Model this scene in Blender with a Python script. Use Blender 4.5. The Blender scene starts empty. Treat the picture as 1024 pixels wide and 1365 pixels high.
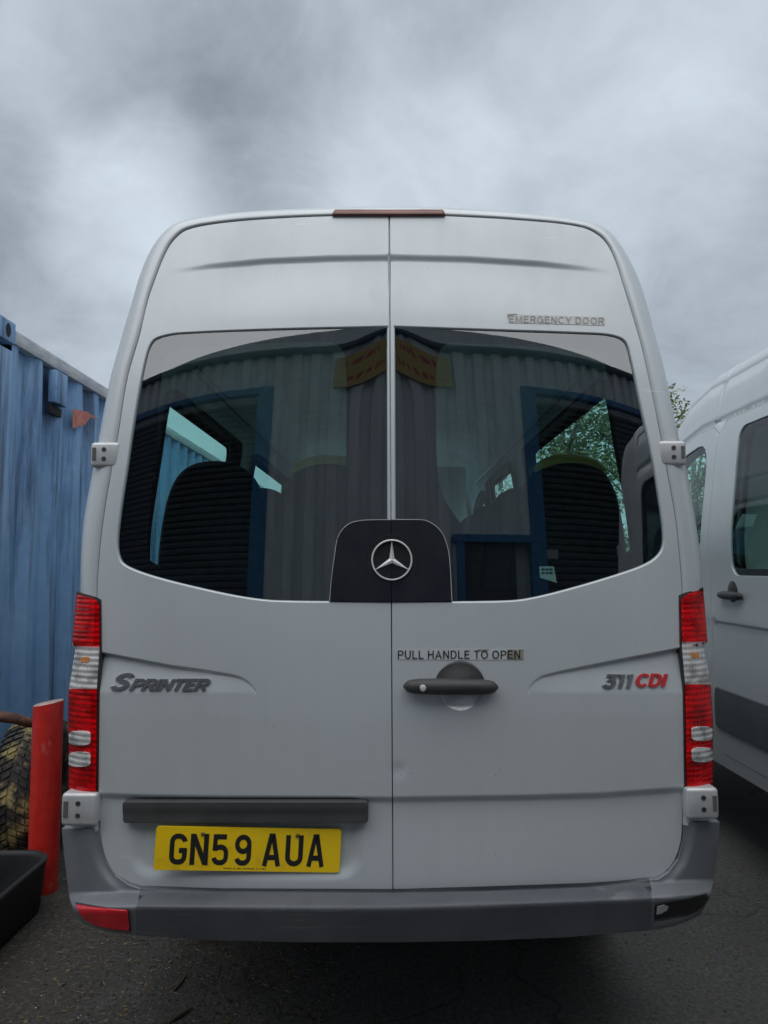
import bpy, bmesh, math, random
import numpy as np
from mathutils import Matrix, Vector
from mathutils.geometry import delaunay_2d_cdt
random.seed(7); rng = np.random.default_rng(7)
R = math.radians
scn = bpy.context.scene
col = scn.collection

# ------------------------------------------------------------------ camera
F = 970.0
CZ = 1.5
PITCH, YAW, ROLL = R(4.42), R(0.59), R(-0.15)
cam = bpy.data.cameras.new('camera')
cam.sensor_fit = 'HORIZONTAL'; cam.sensor_width = 36.0; cam.lens = 36.0*F/1024
cam.clip_start = 0.05; cam.clip_end = 2000
camo = bpy.data.objects.new('camera', cam); col.objects.link(camo)
CM = Matrix.Rotation(YAW, 3, 'Z') @ Matrix.Rotation(R(90)+PITCH, 3, 'X') @ Matrix.Rotation(ROLL, 3, 'Z')
camo.matrix_world = Matrix.Translation((0, 0, CZ)) @ CM.to_4x4()
scn.camera = camo
CMn = np.array(CM)

# ------------------------------------------------------------------ world, sun, exposure
SUN_EL, SUN_AZ = R(56), R(190)            # sun stands high behind the camera, veiled by cloud
EXPO = 1.76
scn.view_settings.view_transform = 'Standard'
scn.view_settings.look = 'None'
scn.view_settings.gamma = 1.0
scn.view_settings.use_curve_mapping = False
scn.view_settings.exposure = EXPO
scn.render.engine = 'CYCLES'
scn.cycles.use_denoising = True
scn.cycles.max_bounces = 10
scn.cycles.transparent_max_bounces = 24
scn.cycles.sample_clamp_indirect = 4.0

def dirs(px, py):
    px = np.asarray(px, float); py = np.asarray(py, float)
    d = np.stack([(px-512)/F, -(py-682.5)/F, -np.ones_like(px)], -1)
    d = d @ CMn.T
    return d / d[..., 1:2]

wd = bpy.data.worlds.new('World'); scn.world = wd; wd.use_nodes = True
nt = wd.node_tree; nt.nodes.clear()
def N(t, **kw):
    n = nt.nodes.new(t)
    for k, v in kw.items(): setattr(n, k, v)
    return n
out = N('ShaderNodeOutputWorld'); bg1 = N('ShaderNodeBackground'); bg2 = N('ShaderNodeBackground'); mixw = N('ShaderNodeMixShader')
sky = N('ShaderNodeTexSky', sky_type='NISHITA'); sky.sun_disc = False
sky.sun_elevation = SUN_EL; sky.sun_rotation = SUN_AZ
nt.links.new(sky.outputs[0], bg1.inputs[0]); bg1.inputs[1].default_value = 0.06
nt.links.new(bg1.outputs[0], mixw.inputs[1]); nt.links.new(bg2.outputs[0], mixw.inputs[2])
mixw.inputs[0].default_value = 0.93
nt.links.new(mixw.outputs[0], out.inputs[0])
tc = N('ShaderNodeTexCoord')
def math_(op, a, b=None, c=None, clamp=False):
    n = N('ShaderNodeMath', operation=op); n.use_clamp = clamp
    for i, v in enumerate((a, b, c)):
        if v is None: continue
        if isinstance(v, (int, float)): n.inputs[i].default_value = v
        else: nt.links.new(v, n.inputs[i])
    return n.outputs[0]
sep = N('ShaderNodeSeparateXYZ'); nt.links.new(tc.outputs['Generated'], sep.inputs[0])
zz = math_('ADD', math_('MAXIMUM', sep.outputs[2], 0.0), 0.42)
cmb = N('ShaderNodeCombineXYZ')
nt.links.new(math_('DIVIDE', sep.outputs[0], zz), cmb.inputs[0]); nt.links.new(math_('DIVIDE', sep.outputs[1], zz), cmb.inputs[1])
def noise(scale, detail, rough, off, dist=0.0):
    mp = N('ShaderNodeMapping'); mp.inputs['Location'].default_value = off
    nt.links.new(cmb.outputs[0], mp.inputs[0])
    n = N('ShaderNodeTexNoise'); n.inputs['Scale'].default_value = scale; n.inputs['Detail'].default_value = detail
    n.inputs['Roughness'].default_value = rough; n.inputs['Distortion'].default_value = dist
    nt.links.new(mp.outputs[0], n.inputs['Vector'])
    return n.outputs['Fac']
nz = noise(1.3, 6, 0.5, (3.1, 1.7, 0), 0.4)
nz2 = noise(3.6, 9, 0.6, (0.3, 7.7, 0), 0.9)
lum = math_('ADD', math_('MULTIPLY', math_('SUBTRACT', nz, 0.5), 0.13), 0.172)
lum = math_('ADD', lum, math_('MULTIPLY', math_('SUBTRACT', nz2, 0.5), 0.11))
nz3 = noise(11.0, 8, 0.6, (5.3, 2.2, 0), 0.6)
lum = math_('ADD', lum, math_('MULTIPLY', math_('SUBTRACT', nz3, 0.5), 0.05))
# warp the directions so the cloud banks have ragged edges
wn = N('ShaderNodeTexNoise'); wn.inputs['Scale'].default_value = 7.0; wn.inputs['Detail'].default_value = 4
nt.links.new(tc.outputs['Generated'], wn.inputs['Vector'])
vs = N('ShaderNodeVectorMath', operation='SUBTRACT'); vs.inputs[1].default_value = (0.5, 0.5, 0.5)
nt.links.new(wn.outputs['Color'], vs.inputs[0])
sc_ = N('ShaderNodeVectorMath', operation='SCALE'); sc_.inputs['Scale'].default_value = 0.11
nt.links.new(vs.outputs[0], sc_.inputs[0])
va = N('ShaderNodeVectorMath', operation='ADD'); nt.links.new(tc.outputs['Generated'], va.inputs[0]); nt.links.new(sc_.outputs[0], va.inputs[1])
vn = N('ShaderNodeVectorMath', operation='NORMALIZE'); nt.links.new(va.outputs[0], vn.inputs[0])
# cloud banks of this sky: darker bellies and brighter breaks, each at its own place in the sky
for (px, py, rad, amp) in [(290, 120, 190, -0.05), (180, 285, 130, 0.065), (500, 240, 190, 0.03), (810, 180, 210, 0.055),
                           (20, 330, 170, -0.05), (900, 380, 220, -0.03), (90, 60, 200, -0.005), (640, 60, 200, -0.01),
                           (100, 430, 120, 0.03), (560, 250, 130, 0.04), (330, 90, 130, -0.02), (720, 40, 260, -0.02), (480, 20, 260, 0.01)]:
    d = dirs([px], [py])[0]; d = d/np.linalg.norm(d)
    dp = N('ShaderNodeVectorMath', operation='DOT_PRODUCT'); dp.inputs[1].default_value = tuple(d)
    nt.links.new(vn.outputs[0], dp.inputs[0])
    mr = N('ShaderNodeMapRange', interpolation_type='SMOOTHSTEP')
    mr.inputs[1].default_value = math.cos(rad/F); mr.inputs[2].default_value = 1.0
    mr.inputs[3].default_value = 0.0; mr.inputs[4].default_value = amp
    nt.links.new(dp.outputs['Value'], mr.inputs[0])
    lum = math_('ADD', lum, mr.outputs[0])
# overcast skies brighten gently towards the zenith
lum = math_('MULTIPLY', math_('MAXIMUM', lum, 0.06), math_('ADD', math_('MULTIPLY', math_('MAXIMUM', sep.outputs[2], 0.0), 0.42), 0.74))
ramp = N('ShaderNodeValToRGB')
ramp.color_ramp.elements[0].position = 0.06; ramp.color_ramp.elements[0].color = (0.050, 0.058, 0.067, 1)
ramp.color_ramp.elements[1].position = 0.42; ramp.color_ramp.elements[1].color = (0.375, 0.417, 0.455, 1)
nt.links.new(lum, ramp.inputs[0]); nt.links.new(ramp.outputs[0], bg2.inputs[0]); bg2.inputs[1].default_value = 1.0

sun = bpy.data.lights.new('sun', 'SUN'); sun.energy = 0.66; sun.angle = R(95); sun.color = (1.0, 0.97, 0.93)
suno = bpy.data.objects.new('sun', sun); col.objects.link(suno)
sd = Vector((math.sin(SUN_AZ)*math.cos(SUN_EL), math.cos(SUN_AZ)*math.cos(SUN_EL), math.sin(SUN_EL)))
suno.rotation_euler = sd.to_track_quat('Z', 'Y').to_euler(); suno.location = sd*50

# ------------------------------------------------------------------ materials
MATS = {}
def mat(name, base, rough=0.5, metal=0.0, coat=0.0, spec=0.5, build=None):
    m = bpy.data.materials.new(name); m.use_nodes = True
    t = m.node_tree; b = t.nodes['Principled BSDF']
    b.inputs['Base Color'].default_value = (*base, 1); b.inputs['Roughness'].default_value = rough
    b.inputs['Metallic'].default_value = metal; b.inputs['Coat Weight'].default_value = coat
    b.inputs['Coat Roughness'].default_value = 0.06; b.inputs['Specular IOR Level'].default_value = spec
    if build: build(t, b)
    MATS[name] = m
    return m
def tn(t, typ, **inp):
    n = t.nodes.new(typ)
    for k, v in inp.items():
        k = k.replace('_', ' ')
        if hasattr(v, 'links'): t.links.new(v, n.inputs[k])
        else: n.inputs[k].default_value = v
    return n
def objco(t, scale=(1, 1, 1)):
    c = t.nodes.new('ShaderNodeTexCoord'); m = t.nodes.new('ShaderNodeMapping')
    m.inputs['Scale'].default_value = scale
    t.links.new(c.outputs['Object'], m.inputs[0]); return m.outputs[0]
def ramp_(t, fac, stops):
    r = t.nodes.new('ShaderNodeValToRGB')
    e = r.color_ramp.elements
    while len(e) < len(stops): e.new(0.5)
    for i, (p, c) in enumerate(stops):
        e[i].position = p; e[i].color = (*c, 1) if len(c) == 3 else c
    t.links.new(fac, r.inputs[0]); return r.outputs[0]
def bump(t, b, h, strength, dist=0.01):
    n = t.nodes.new('ShaderNodeBump'); n.inputs['Strength'].default_value = strength; n.inputs['Distance'].default_value = dist
    t.links.new(h, n.inputs['Height']); t.links.new(n.outputs[0], b.inputs['Normal'])
def mixc(t, fac, a, b):
    n = t.nodes.new('ShaderNodeMix'); n.data_type = 'RGBA'
    for i, v in ((0, fac), (6, a), (7, b)):
        if hasattr(v, 'links'): t.links.new(v, n.inputs[i])
        elif isinstance(v, (int, float)): n.inputs[i].default_value = v
        else: n.inputs[i].default_value = (*v, 1)
    return n.outputs[2]
def mottled(c0, c1, scale=6.0, detail=6, r0=None, r1=None, bs=0.0, bscale=None, co=(1, 1, 1), p=(0.35, 0.65)):
    def f(t, b):
        v = objco(t, co)
        n = tn(t, 'ShaderNodeTexNoise', Vector=v, Scale=scale, Detail=detail, Roughness=0.6)
        t.links.new(ramp_(t, n.outputs['Fac'], [(p[0], c0), (p[1], c1)]), b.inputs['Base Color'])
        if r0 is not None:
            t.links.new(ramp_(t, n.outputs['Fac'], [(0.3, (r0,)*3), (0.7, (r1,)*3)]), b.inputs['Roughness'])
        if bs:
            n2 = tn(t, 'ShaderNodeTexNoise', Vector=v, Scale=bscale or scale*8, Detail=4.0)
            bump(t, b, n2.outputs['Fac'], bs, 0.004)
    return f
def paint_build(t, b):
    v = objco(t)
    n = tn(t, 'ShaderNodeTexNoise', Vector=v, Scale=2.2, Detail=8.0, Roughness=0.62)
    s = tn(t, 'ShaderNodeTexNoise', Vector=objco(t, (14, 14, 1.3)), Scale=1.6, Detail=6.0, Roughness=0.6)   # faint vertical rain runs
    m = t.nodes.new('ShaderNodeMath'); m.operation = 'MULTIPLY'
    t.links.new(n.outputs['Fac'], m.inputs[0]); t.links.new(s.outputs['Fac'], m.inputs[1])
    c = ramp_(t, m.outputs[0], [(0.10, (0.565, 0.603, 0.628)), (0.26, (0.58, 0.62, 0.645)), (0.45, (0.59, 0.63, 0.655))])
    # road film: thin brownish blotches and runs, each with a shape of its own
    d = tn(t, 'ShaderNodeTexNoise', Vector=objco(t, (3, 3, 1.8)), Scale=1.9, Detail=9.0, Roughness=0.68)
    c = mixc(t, ramp_(t, d.outputs['Fac'], [(0.52, (0, 0, 0)), (0.74, (0.10, 0.10, 0.10))]), c, (0.36, 0.34, 0.30))
    # stone chips and specks
    sp = tn(t, 'ShaderNodeTexVoronoi', Vector=v, Scale=48.0)
    spc = tn(t, 'ShaderNodeTexNoise', Vector=v, Scale=9.0, Detail=2.0)
    mm = t.nodes.new('ShaderNodeMath'); mm.operation = 'MULTIPLY'
    t.links.new(ramp_(t, sp.outputs['Distance'], [(0.05, (1, 1, 1)), (0.11, (0, 0, 0))]), mm.inputs[0])
    t.links.new(ramp_(t, spc.outputs['Fac'], [(0.58, (0, 0, 0)), (0.68, (0.8, 0.8, 0.8))]), mm.inputs[1])
    c = mixc(t, mm.outputs[0], c, (0.25, 0.23, 0.2))
    # hairline scratches
    sc = tn(t, 'ShaderNodeTexNoise', Vector=objco(t, (2.5, 2.5, 60)), Scale=2.3, Detail=2.0)
    sm = tn(t, 'ShaderNodeTexNoise', Vector=objco(t, (3, 3, 5)), Scale=1.7, Detail=2.0)
    ms = t.nodes.new('ShaderNodeMath'); ms.operation = 'MULTIPLY'
    t.links.new(ramp_(t, sc.outputs['Fac'], [(0.695, (0, 0, 0)), (0.71, (0.5, 0.5, 0.5))]), ms.inputs[0])
    t.links.new(ramp_(t, sm.outputs['Fac'], [(0.55, (0, 0, 0)), (0.65, (1, 1, 1))]), ms.inputs[1])
    t.links.new(mixc(t, ms.outputs[0], c, (0.78, 0.79, 0.8)), b.inputs['Base Color'])
    t.links.new(ramp_(t, d.outputs['Fac'], [(0.4, (0.36,)*3), (0.7, (0.48,)*3)]), b.inputs['Roughness'])
    fl = tn(t, 'ShaderNodeTexNoise', Vector=v, Scale=7.0, Detail=2.0)
    bump(t, b, fl.outputs['Fac'], 0.03, 0.01)
PAINT = mat('silver_paint', (0.6, 0.62, 0.65), 0.4, 0.26, 0.25, build=paint_build)
def scuffed(c0, c1, c2):
    f0 = mottled(c0, c1, 5, 8, 0.48, 0.62, 0.25, 260)
    def f(t, b):
        f0(t, b); c = b.inputs['Base Color'].links[0].from_socket
        a = tn(t, 'ShaderNodeTexNoise', Vector=objco(t, (2, 2, 50)), Scale=2.6, Detail=3.0)
        k = tn(t, 'ShaderNodeTexNoise', Vector=objco(t, (3, 3, 8)), Scale=1.6, Detail=3.0)
        m = t.nodes.new('ShaderNodeMath'); m.operation = 'MULTIPLY'
        t.links.new(ramp_(t, a.outputs['Fac'], [(0.60, (0, 0, 0)), (0.64, (0.6, 0.6, 0.6))]), m.inputs[0]); t.links.new(ramp_(t, k.outputs['Fac'], [(0.5, (0, 0, 0)), (0.62, (1, 1, 1))]), m.inputs[1])
        t.links.new(mixc(t, m.outputs[0], c, c2), b.inputs['Base Color'])
    return f
BPLAST = mat('grey_bumper_plastic', (0.1, 0.11, 0.12), 0.55, build=scuffed((0.075, 0.083, 0.096), (0.11, 0.118, 0.13), (0.2, 0.205, 0.21)))
BPAINT = mat('grey_bumper_paint', (0.30, 0.315, 0.33), 0.5, 0.3, build=mottled((0.155, 0.168, 0.185), (0.21, 0.222, 0.24), 4, 8, 0.45, 0.58))
BLACKP = mat('black_trim_plastic', (0.03, 0.031, 0.034), 0.5, build=mottled((0.022, 0.023, 0.025), (0.042, 0.043, 0.045), 9, 6, 0.42, 0.6, 0.2, 400))
HANDLEP = mat('dark_handle_plastic', (0.035, 0.036, 0.038), 0.45, build=mottled((0.028, 0.029, 0.031), (0.05, 0.05, 0.052), 14, 6, 0.38, 0.55, 0.25, 500))
COVERP = mat('emblem_cover_plastic', (0.012, 0.014, 0.02), 0.4, spec=0.3, build=mottled((0.009, 0.011, 0.018), (0.016, 0.018, 0.026), 12, 6, 0.32, 0.45))
GAP = mat('dark_seal_rubber', (0.012, 0.012, 0.013), 0.85)
SEAL = mat('pale_weather_strip', (0.55, 0.54, 0.52), 0.45, build=mottled((0.36, 0.355, 0.34), (0.54, 0.535, 0.53), 20, 4))
CHROME = mat('chrome', (0.88, 0.88, 0.90), 0.3, 0.45)
BADGE = mat('dull_chrome_badge', (0.40, 0.405, 0.415), 0.28, 0.9)
REDBADGE = mat('red_badge', (0.55, 0.035, 0.04), 0.35, 0.1, 0.3)
HINGE = mat('hinge_paint', (0.60, 0.61, 0.62), 0.42, 0.35, 0.2, build=mottled((0.52, 0.53, 0.54), (0.62, 0.63, 0.64), 18, 6))
FRIT = mat('black_glass_border', (0.010, 0.007, 0.011), 0.9, spec=0.0)
BLK = mat('black_ink', (0.012, 0.012, 0.012), 0.55)
def plate_build(t, b):
    v = objco(t)
    n = tn(t, 'ShaderNodeTexNoise', Vector=v, Scale=9.0, Detail=8.0, Roughness=0.65)
    t.links.new(ramp_(t, n.outputs['Fac'], [(0.28, (0.62, 0.38, 0.02)), (0.45, (0.93, 0.61, 0.008)), (0.7, (0.95, 0.66, 0.012))]), b.inputs['Base Color'])
YEL = mat('yellow_plate_plastic', (0.8, 0.52, 0.012), 0.3, 0, 0.2, build=plate_build)
def lens_build(c0, c1, c2, sx, sz):
    def f(t, b):
        v = objco(t)
        w = tn(t, 'ShaderNodeTexWave', Vector=objco(t, (0.3, 0.0, 1.0)), Scale=sz, Distortion=1.5, Detail=1.0, Detail_Scale=1.0)
        w.bands_direction = 'Z'
        n = tn(t, 'ShaderNodeTexNoise', Vector=objco(t, (9, 9, 16)), Scale=1.6, Detail=2.0)
        m = t.nodes.new('ShaderNodeMath'); m.operation = 'MULTIPLY_ADD'
        t.links.new(w.outputs['Fac'], m.inputs[0]); m.inputs[1].default_value = 0.16
        t.links.new(n.outputs['Fac'], m.inputs[2])
        t.links.new(ramp_(t, m.outputs[0], [(0.45, c0), (0.65, c1), (0.85, c2)]), b.inputs['Base Color'])
        w2 = tn(t, 'ShaderNodeTexWave', Vector=objco(t, (1, 1, 0.15)), Scale=sx)
        bump(t, b, w2.outputs['Fac'], 0.35, 0.003)
    return f
def shell(name, tint, refl):
    m = bpy.data.materials.new(name); m.use_nodes = True; t = m.node_tree; t.nodes.clear()
    o = t.nodes.new('ShaderNodeOutputMaterial'); mx = t.nodes.new('ShaderNodeMixShader')
    tr = t.nodes.new('ShaderNodeBsdfTransparent'); tr.inputs[0].default_value = (*tint, 1)
    g = t.nodes.new('ShaderNodeBsdfGlossy'); g.inputs['Roughness'].default_value = 0.06
    fr = t.nodes.new('ShaderNodeLayerWeight'); fr.inputs[0].default_value = 0.5
    pw = t.nodes.new('ShaderNodeMath'); pw.operation = 'POWER'; pw.inputs[1].default_value = 4.0; t.links.new(fr.outputs['Facing'], pw.inputs[0])
    ad = t.nodes.new('ShaderNodeMath'); ad.operation = 'MULTIPLY_ADD'; ad.inputs[1].default_value = 0.6; ad.inputs[2].default_value = refl; ad.use_clamp = True
    w2 = tn(t, 'ShaderNodeTexWave', Vector=objco(t, (0.2, 0.2, 1)), Scale=26.0); w2.bands_direction = 'Z'
    bp = t.nodes.new('ShaderNodeBump'); bp.inputs['Strength'].default_value = 0.25; bp.inputs['Distance'].default_value = 0.002
    t.links.new(w2.outputs['Fac'], bp.inputs['Height']); t.links.new(bp.outputs[0], g.inputs['Normal'])
    t.links.new(pw.outputs[0], ad.inputs[0]); t.links.new(ad.outputs[0], mx.inputs[0])
    t.links.new(tr.outputs[0], mx.inputs[1]); t.links.new(g.outputs[0], mx.inputs[2]); t.links.new(mx.outputs[0], o.inputs[0])
    MATS[name] = m; return m
REDLENS = shell('red_lens', (0.97, 0.05, 0.085), 0.045)
CLEARLENS = shell('clear_lens', (0.97, 0.97, 0.97), 0.06)
def facets(t, b):
    v = objco(t, (1, 1, 1))
    w = tn(t, 'ShaderNodeTexWave', Vector=objco(t, (1, 1, 0.35)), Scale=34.0, Distortion=1.0)
    h = tn(t, 'ShaderNodeTexWave', Vector=v, Scale=20.0); h.bands_direction = 'Z'
    n = tn(t, 'ShaderNodeTexNoise', Vector=objco(t, (1, 1, 1.4)), Scale=16.0, Detail=2.0)
    m = t.nodes.new('ShaderNodeMath'); m.operation = 'ADD'; t.links.new(w.outputs['Fac'], m.inputs[0]); t.links.new(h.outputs['Fac'], m.inputs[1])
    m2 = t.nodes.new('ShaderNodeMath'); m2.operation = 'MULTIPLY_ADD'; m2.inputs[1].default_value = 3.0; t.links.new(n.outputs['Fac'], m2.inputs[0]); t.links.new(m.outputs[0], m2.inputs[2])
    bump(t, b, m2.outputs[0], 0.42, 0.005)
    t.links.new(ramp_(t, n.outputs['Fac'], [(0.38, (0.50, 0.48, 0.47)), (0.50, (0.88, 0.87, 0.86)), (0.60, (0.96, 0.96, 0.96))]), b.inputs['Base Color'])
REFLECTOR = mat('lamp_reflector', (0.9, 0.9, 0.9), 0.3, 0.3, build=facets)
AMBER = mat('amber_bulb', (0.75, 0.28, 0.05), 0.3)
REFL = mat('red_reflector', (0.62, 0.012, 0.025), 0.25, 0, 0.3, build=mottled((0.55, 0.010, 0.022), (0.68, 0.016, 0.03), 30, 4, bs=0.3, bscale=300))
OLDLENS = mat('faded_brown_lens', (0.20, 0.085, 0.07), 0.4, build=mottled((0.17, 0.075, 0.06), (0.25, 0.115, 0.095), 8, 6))
TRIM = mat('interior_trim', (0.3, 0.3, 0.3), 0.7, build=mottled((0.60, 0.61, 0.61), (0.70, 0.705, 0.705), 6, 5))
SEATM = mat('seat_fabric', (0.018, 0.02, 0.028), 0.9, build=mottled((0.012, 0.014, 0.02), (0.028, 0.03, 0.04), 30, 6, bs=0.4, bscale=160))
YPAD_GLINT = mat('yellow_pad_and_glint', (0.85, 0.62, 0.14), 0.5)
RAIL = mat('rail_metal', (0.45, 0.45, 0.45), 0.3, 0.9)
TYRE = mat('tyre_rubber', (0.018, 0.018, 0.018), 0.8)
RIM = mat('wheel_rim', (0.35, 0.35, 0.36), 0.4, 0.7)
UNDER = mat('underbody', (0.012, 0.012, 0.012), 0.9)

def glass(name, tint, base_refl, ior, rough=0.0):
    m = bpy.data.materials.new(name); m.use_nodes = True; t = m.node_tree; t.nodes.clear()
    o = t.nodes.new('ShaderNodeOutputMaterial'); mx = t.nodes.new('ShaderNodeMixShader')
    tr = t.nodes.new('ShaderNodeBsdfTransparent'); tr.inputs[0].default_value = (*tint, 1)
    g = t.nodes.new('ShaderNodeBsdfGlossy'); g.inputs['Roughness'].default_value = rough; g.inputs[0].default_value = (0.95, 0.98, 1, 1)
    fr = t.nodes.new('ShaderNodeLayerWeight'); fr.inputs[0].default_value = 0.5      # same from both sides of the pane
    pw = t.nodes.new('ShaderNodeMath'); pw.operation = 'POWER'; pw.inputs[1].default_value = 5.0; t.links.new(fr.outputs['Facing'], pw.inputs[0])
    ad = t.nodes.new('ShaderNodeMath'); ad.operation = 'MULTIPLY_ADD'; ad.inputs[1].default_value = ior; ad.inputs[2].default_value = base_refl; ad.use_clamp = True
    t.links.new(pw.outputs[0], ad.inputs[0]); t.links.new(ad.outputs[0], mx.inputs[0])
    t.links.new(tr.outputs[0], mx.inputs[1]); t.links.new(g.outputs[0], mx.inputs[2]); t.links.new(mx.outputs[0], o.inputs[0])
    MATS[name] = m; return m
RGLASS = glass('tinted_rear_glass', (0.70, 0.98, 0.94), 0.15, 0.75, 0.004)
SGLASS = glass('green_side_glass', (0.70, 0.97, 0.92), 0.06, 0.75, 0.0)

# ------------------------------------------------------------------ object helpers
ORG = {}                                              # world position of each root
def tag(o, label=None, cat=None, group=None, kind=None):
    if label: o['label'] = label
    if cat: o['category'] = cat
    if group: o['group'] = group
    if kind: o['kind'] = kind
    return o
def empty(name, loc, label, cat, group=None):
    o = bpy.data.objects.new(name, None); col.objects.link(o); o.location = loc; o.empty_display_size = 0.2
    ORG[o.name] = np.array(loc, float)
    return tag(o, label, cat, group)
def org(p):
    return ORG[p.name] if p is not None else np.zeros(3)
def mk(name, V, Fs, m, parent=None, smooth=True, normals=None, fmat=None):
    V = np.asarray(V, float) - org(parent)
    me = bpy.data.meshes.new(name)
    me.from_pydata([tuple(v) for v in V], [], [tuple(f) for f in Fs])
    for x in (m if isinstance(m, (list, tuple)) else [m]): me.materials.append(x)
    if fmat is not None: me.polygons.foreach_set('material_index', np.asarray(fmat, np.int32))
    me.polygons.foreach_set('use_smooth', [bool(smooth)]*len(me.polygons))
    if normals is not None:
        me.normals_split_custom_set_from_vertices([tuple(n) for n in normals])
    me.update()
    o = bpy.data.objects.new(name, me); col.objects.link(o)
    if parent is not None: o.parent = parent; ORG[o.name] = org(parent)
    return o
def from_bm(name, bm, m, parent=None, smooth=True, angle=40, loc=None):
    """bm in world coordinates, or (with loc) in coordinates of its own"""
    me = bpy.data.meshes.new(name)
    if loc is None:
        o_ = org(parent)
        for v in bm.verts: v.co -= Vector(o_)
    bmesh.ops.recalc_face_normals(bm, faces=bm.faces[:])
    if smooth:
        for e in bm.edges:
            if len(e.link_faces) == 2: e.smooth = e.calc_face_angle(0) < R(angle)
    for f in bm.faces: f.smooth = bool(smooth)
    bm.to_mesh(me); bm.free()
    for x in (m if isinstance(m, (list, tuple)) else [m]): me.materials.append(x)
    o = bpy.data.objects.new(name, me); col.objects.link(o)
    if parent is not None: o.parent = parent; ORG[o.name] = org(parent)
    if loc is not None: o.location = Vector(loc) - Vector(org(parent) if parent else (0, 0, 0))
    return o
def again(src, parent, loc=None, rot=None, scale=None, label=None, group=None):
    o = src.copy(); col.objects.link(o); o.parent = parent
    if parent is not None: ORG[o.name] = org(parent)
    if loc is not None: o.location = Vector(loc) - Vector(org(parent) if parent else (0, 0, 0))
    if rot is not None: o.rotation_euler = rot
    if scale is not None: o.scale = scale
    if label: o['label'] = label
    if group: o['group'] = group
    return o
def box(bm, c, s, bev=0.0, seg=2, rot=None):
    r = bmesh.ops.create_cube(bm, size=1)
    vs_ = r['verts']
    bmesh.ops.scale(bm, vec=s, verts=vs_)
    if bev:
        es = list({e for v in vs_ for e in v.link_edges})
        q = bmesh.ops.bevel(bm, geom=es, offset=bev, segments=seg, profile=0.5, affect='EDGES')
        vs_ = list({v for f in q['faces'] for v in f.verts} | {v for v in vs_ if v.is_valid})
    M = Matrix.Translation(c) @ (rot.to_4x4() if rot is not None else Matrix.Identity(4))
    bmesh.ops.transform(bm, matrix=M, verts=vs_)
    return vs_
def tube(bm, pts, r, n=10, caps=True):
    pts = [Vector(p) for p in pts]; rings = []
    up = Vector((0, 0, 1))
    for i, p in enumerate(pts):
        d = (pts[min(i+1, len(pts)-1)] - pts[max(i-1, 0)]).normalized()
        u = up if abs(d.dot(up)) < 0.95 else Vector((1, 0, 0))
        a = d.cross(u).normalized(); b = d.cross(a)
        rr = r[i] if isinstance(r, (list, tuple)) else r
        rings.append([bm.verts.new(p + (a*math.cos(2*math.pi*k/n) + b*math.sin(2*math.pi*k/n))*rr) for k in range(n)])
    for i in range(len(rings)-1):
        for k in range(n):
            bm.faces.new((rings[i][k], rings[i][(k+1) % n], rings[i+1][(k+1) % n], rings[i+1][k]))
    if caps: bm.faces.new(rings[0]); bm.faces.new(rings[-1])
def lathe(bm, prof, n, M, closed=False):
    """prof: (radius, axial) pairs revolved about local Z"""
    rings = []
    for (r, a) in prof:
        rings.append([bm.verts.new(M @ Vector((r*math.cos(2*math.pi*k/n), r*math.sin(2*math.pi*k/n), a))) for k in range(n)])
    m = len(rings)
    for i in range(m if closed else m-1):
        for k in range(n):
            bm.faces.new((rings[i][k], rings[i][(k+1) % n], rings[(i+1) % m][(k+1) % n], rings[(i+1) % m][k]))
    return rings
def prism(bm, poly, f0, f1):
    """poly: 2-D points; f0/f1 turn a 2-D point into the near / far 3-D point"""
    a = [bm.verts.new(f0(*p)) for p in poly]; b = [bm.verts.new(f1(*p)) for p in poly]
    bm.faces.new(a); bm.faces.new(b[::-1])
    for i in range(len(poly)):
        j = (i+1) % len(poly); bm.faces.new((a[i], a[j], b[j], b[i]))

def S(t):
    t = np.clip(t, 0, 1); return t*t*(3-2*t)
def resample(poly, step, closed=True):
    P_ = np.asarray(poly, float)
    if closed: P_ = np.vstack([P_, P_[:1]])
    o = []
    for a, b in zip(P_[:-1], P_[1:]):
        n = max(1, int(math.ceil(np.linalg.norm(b-a)/step)))
        for k in range(n): o.append(a + (b-a)*k/n)
    if not closed: o.append(P_[-1])
    return np.array(o)
def smooth_poly(poly, it=2, closed=False):
    P_ = np.asarray(poly, float)
    for _ in range(it):
        if closed:
            Q = np.roll(P_, -1, 0)
            P_ = np.stack([0.75*P_+0.25*Q, 0.25*P_+0.75*Q], 1).reshape(-1, 2)
        else:
            Q = np.stack([0.75*P_[:-1]+0.25*P_[1:], 0.25*P_[:-1]+0.75*P_[1:]], 1).reshape(-1, 2)
            P_ = np.vstack([P_[:1], Q, P_[-1:]])
    return P_
def inside(pts, poly):
    x, y = pts[:, 0], pts[:, 1]; c = np.zeros(len(pts), bool)
    p = np.asarray(poly); q = np.roll(p, -1, 0)
    for (x0, y0), (x1, y1) in zip(p, q):
        if y0 == y1: continue
        m = ((y0 > y) != (y1 > y)) & (x < (x1-x0)*(y-y0)/(y1-y0)+x0)
        c ^= m
    return c
def polydist(pts, line):
    pts = np.asarray(pts, float); l = np.asarray(line, float); d = np.full(len(pts), 1e9)
    for a, b in zip(l[:-1], l[1:]):
        ab = b-a; t = np.clip(((pts-a) @ ab)/max(ab @ ab, 1e-12), 0, 1)
        d = np.minimum(d, np.hypot(*(pts-(a+t[:, None]*ab)).T))
    return d
def rrect(x0, y0, x1, y1, r, n=6):
    o = []
    for cx, cy, a0 in ((x1-r, y1-r, 0), (x0+r, y1-r, 90), (x0+r, y0+r, 180), (x1-r, y0+r, 270)):
        for k in range(n+1):
            a = R(a0+90*k/n); o.append((cx+r*math.cos(a), cy+r*math.sin(a)))
    return np.array(o)

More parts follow.
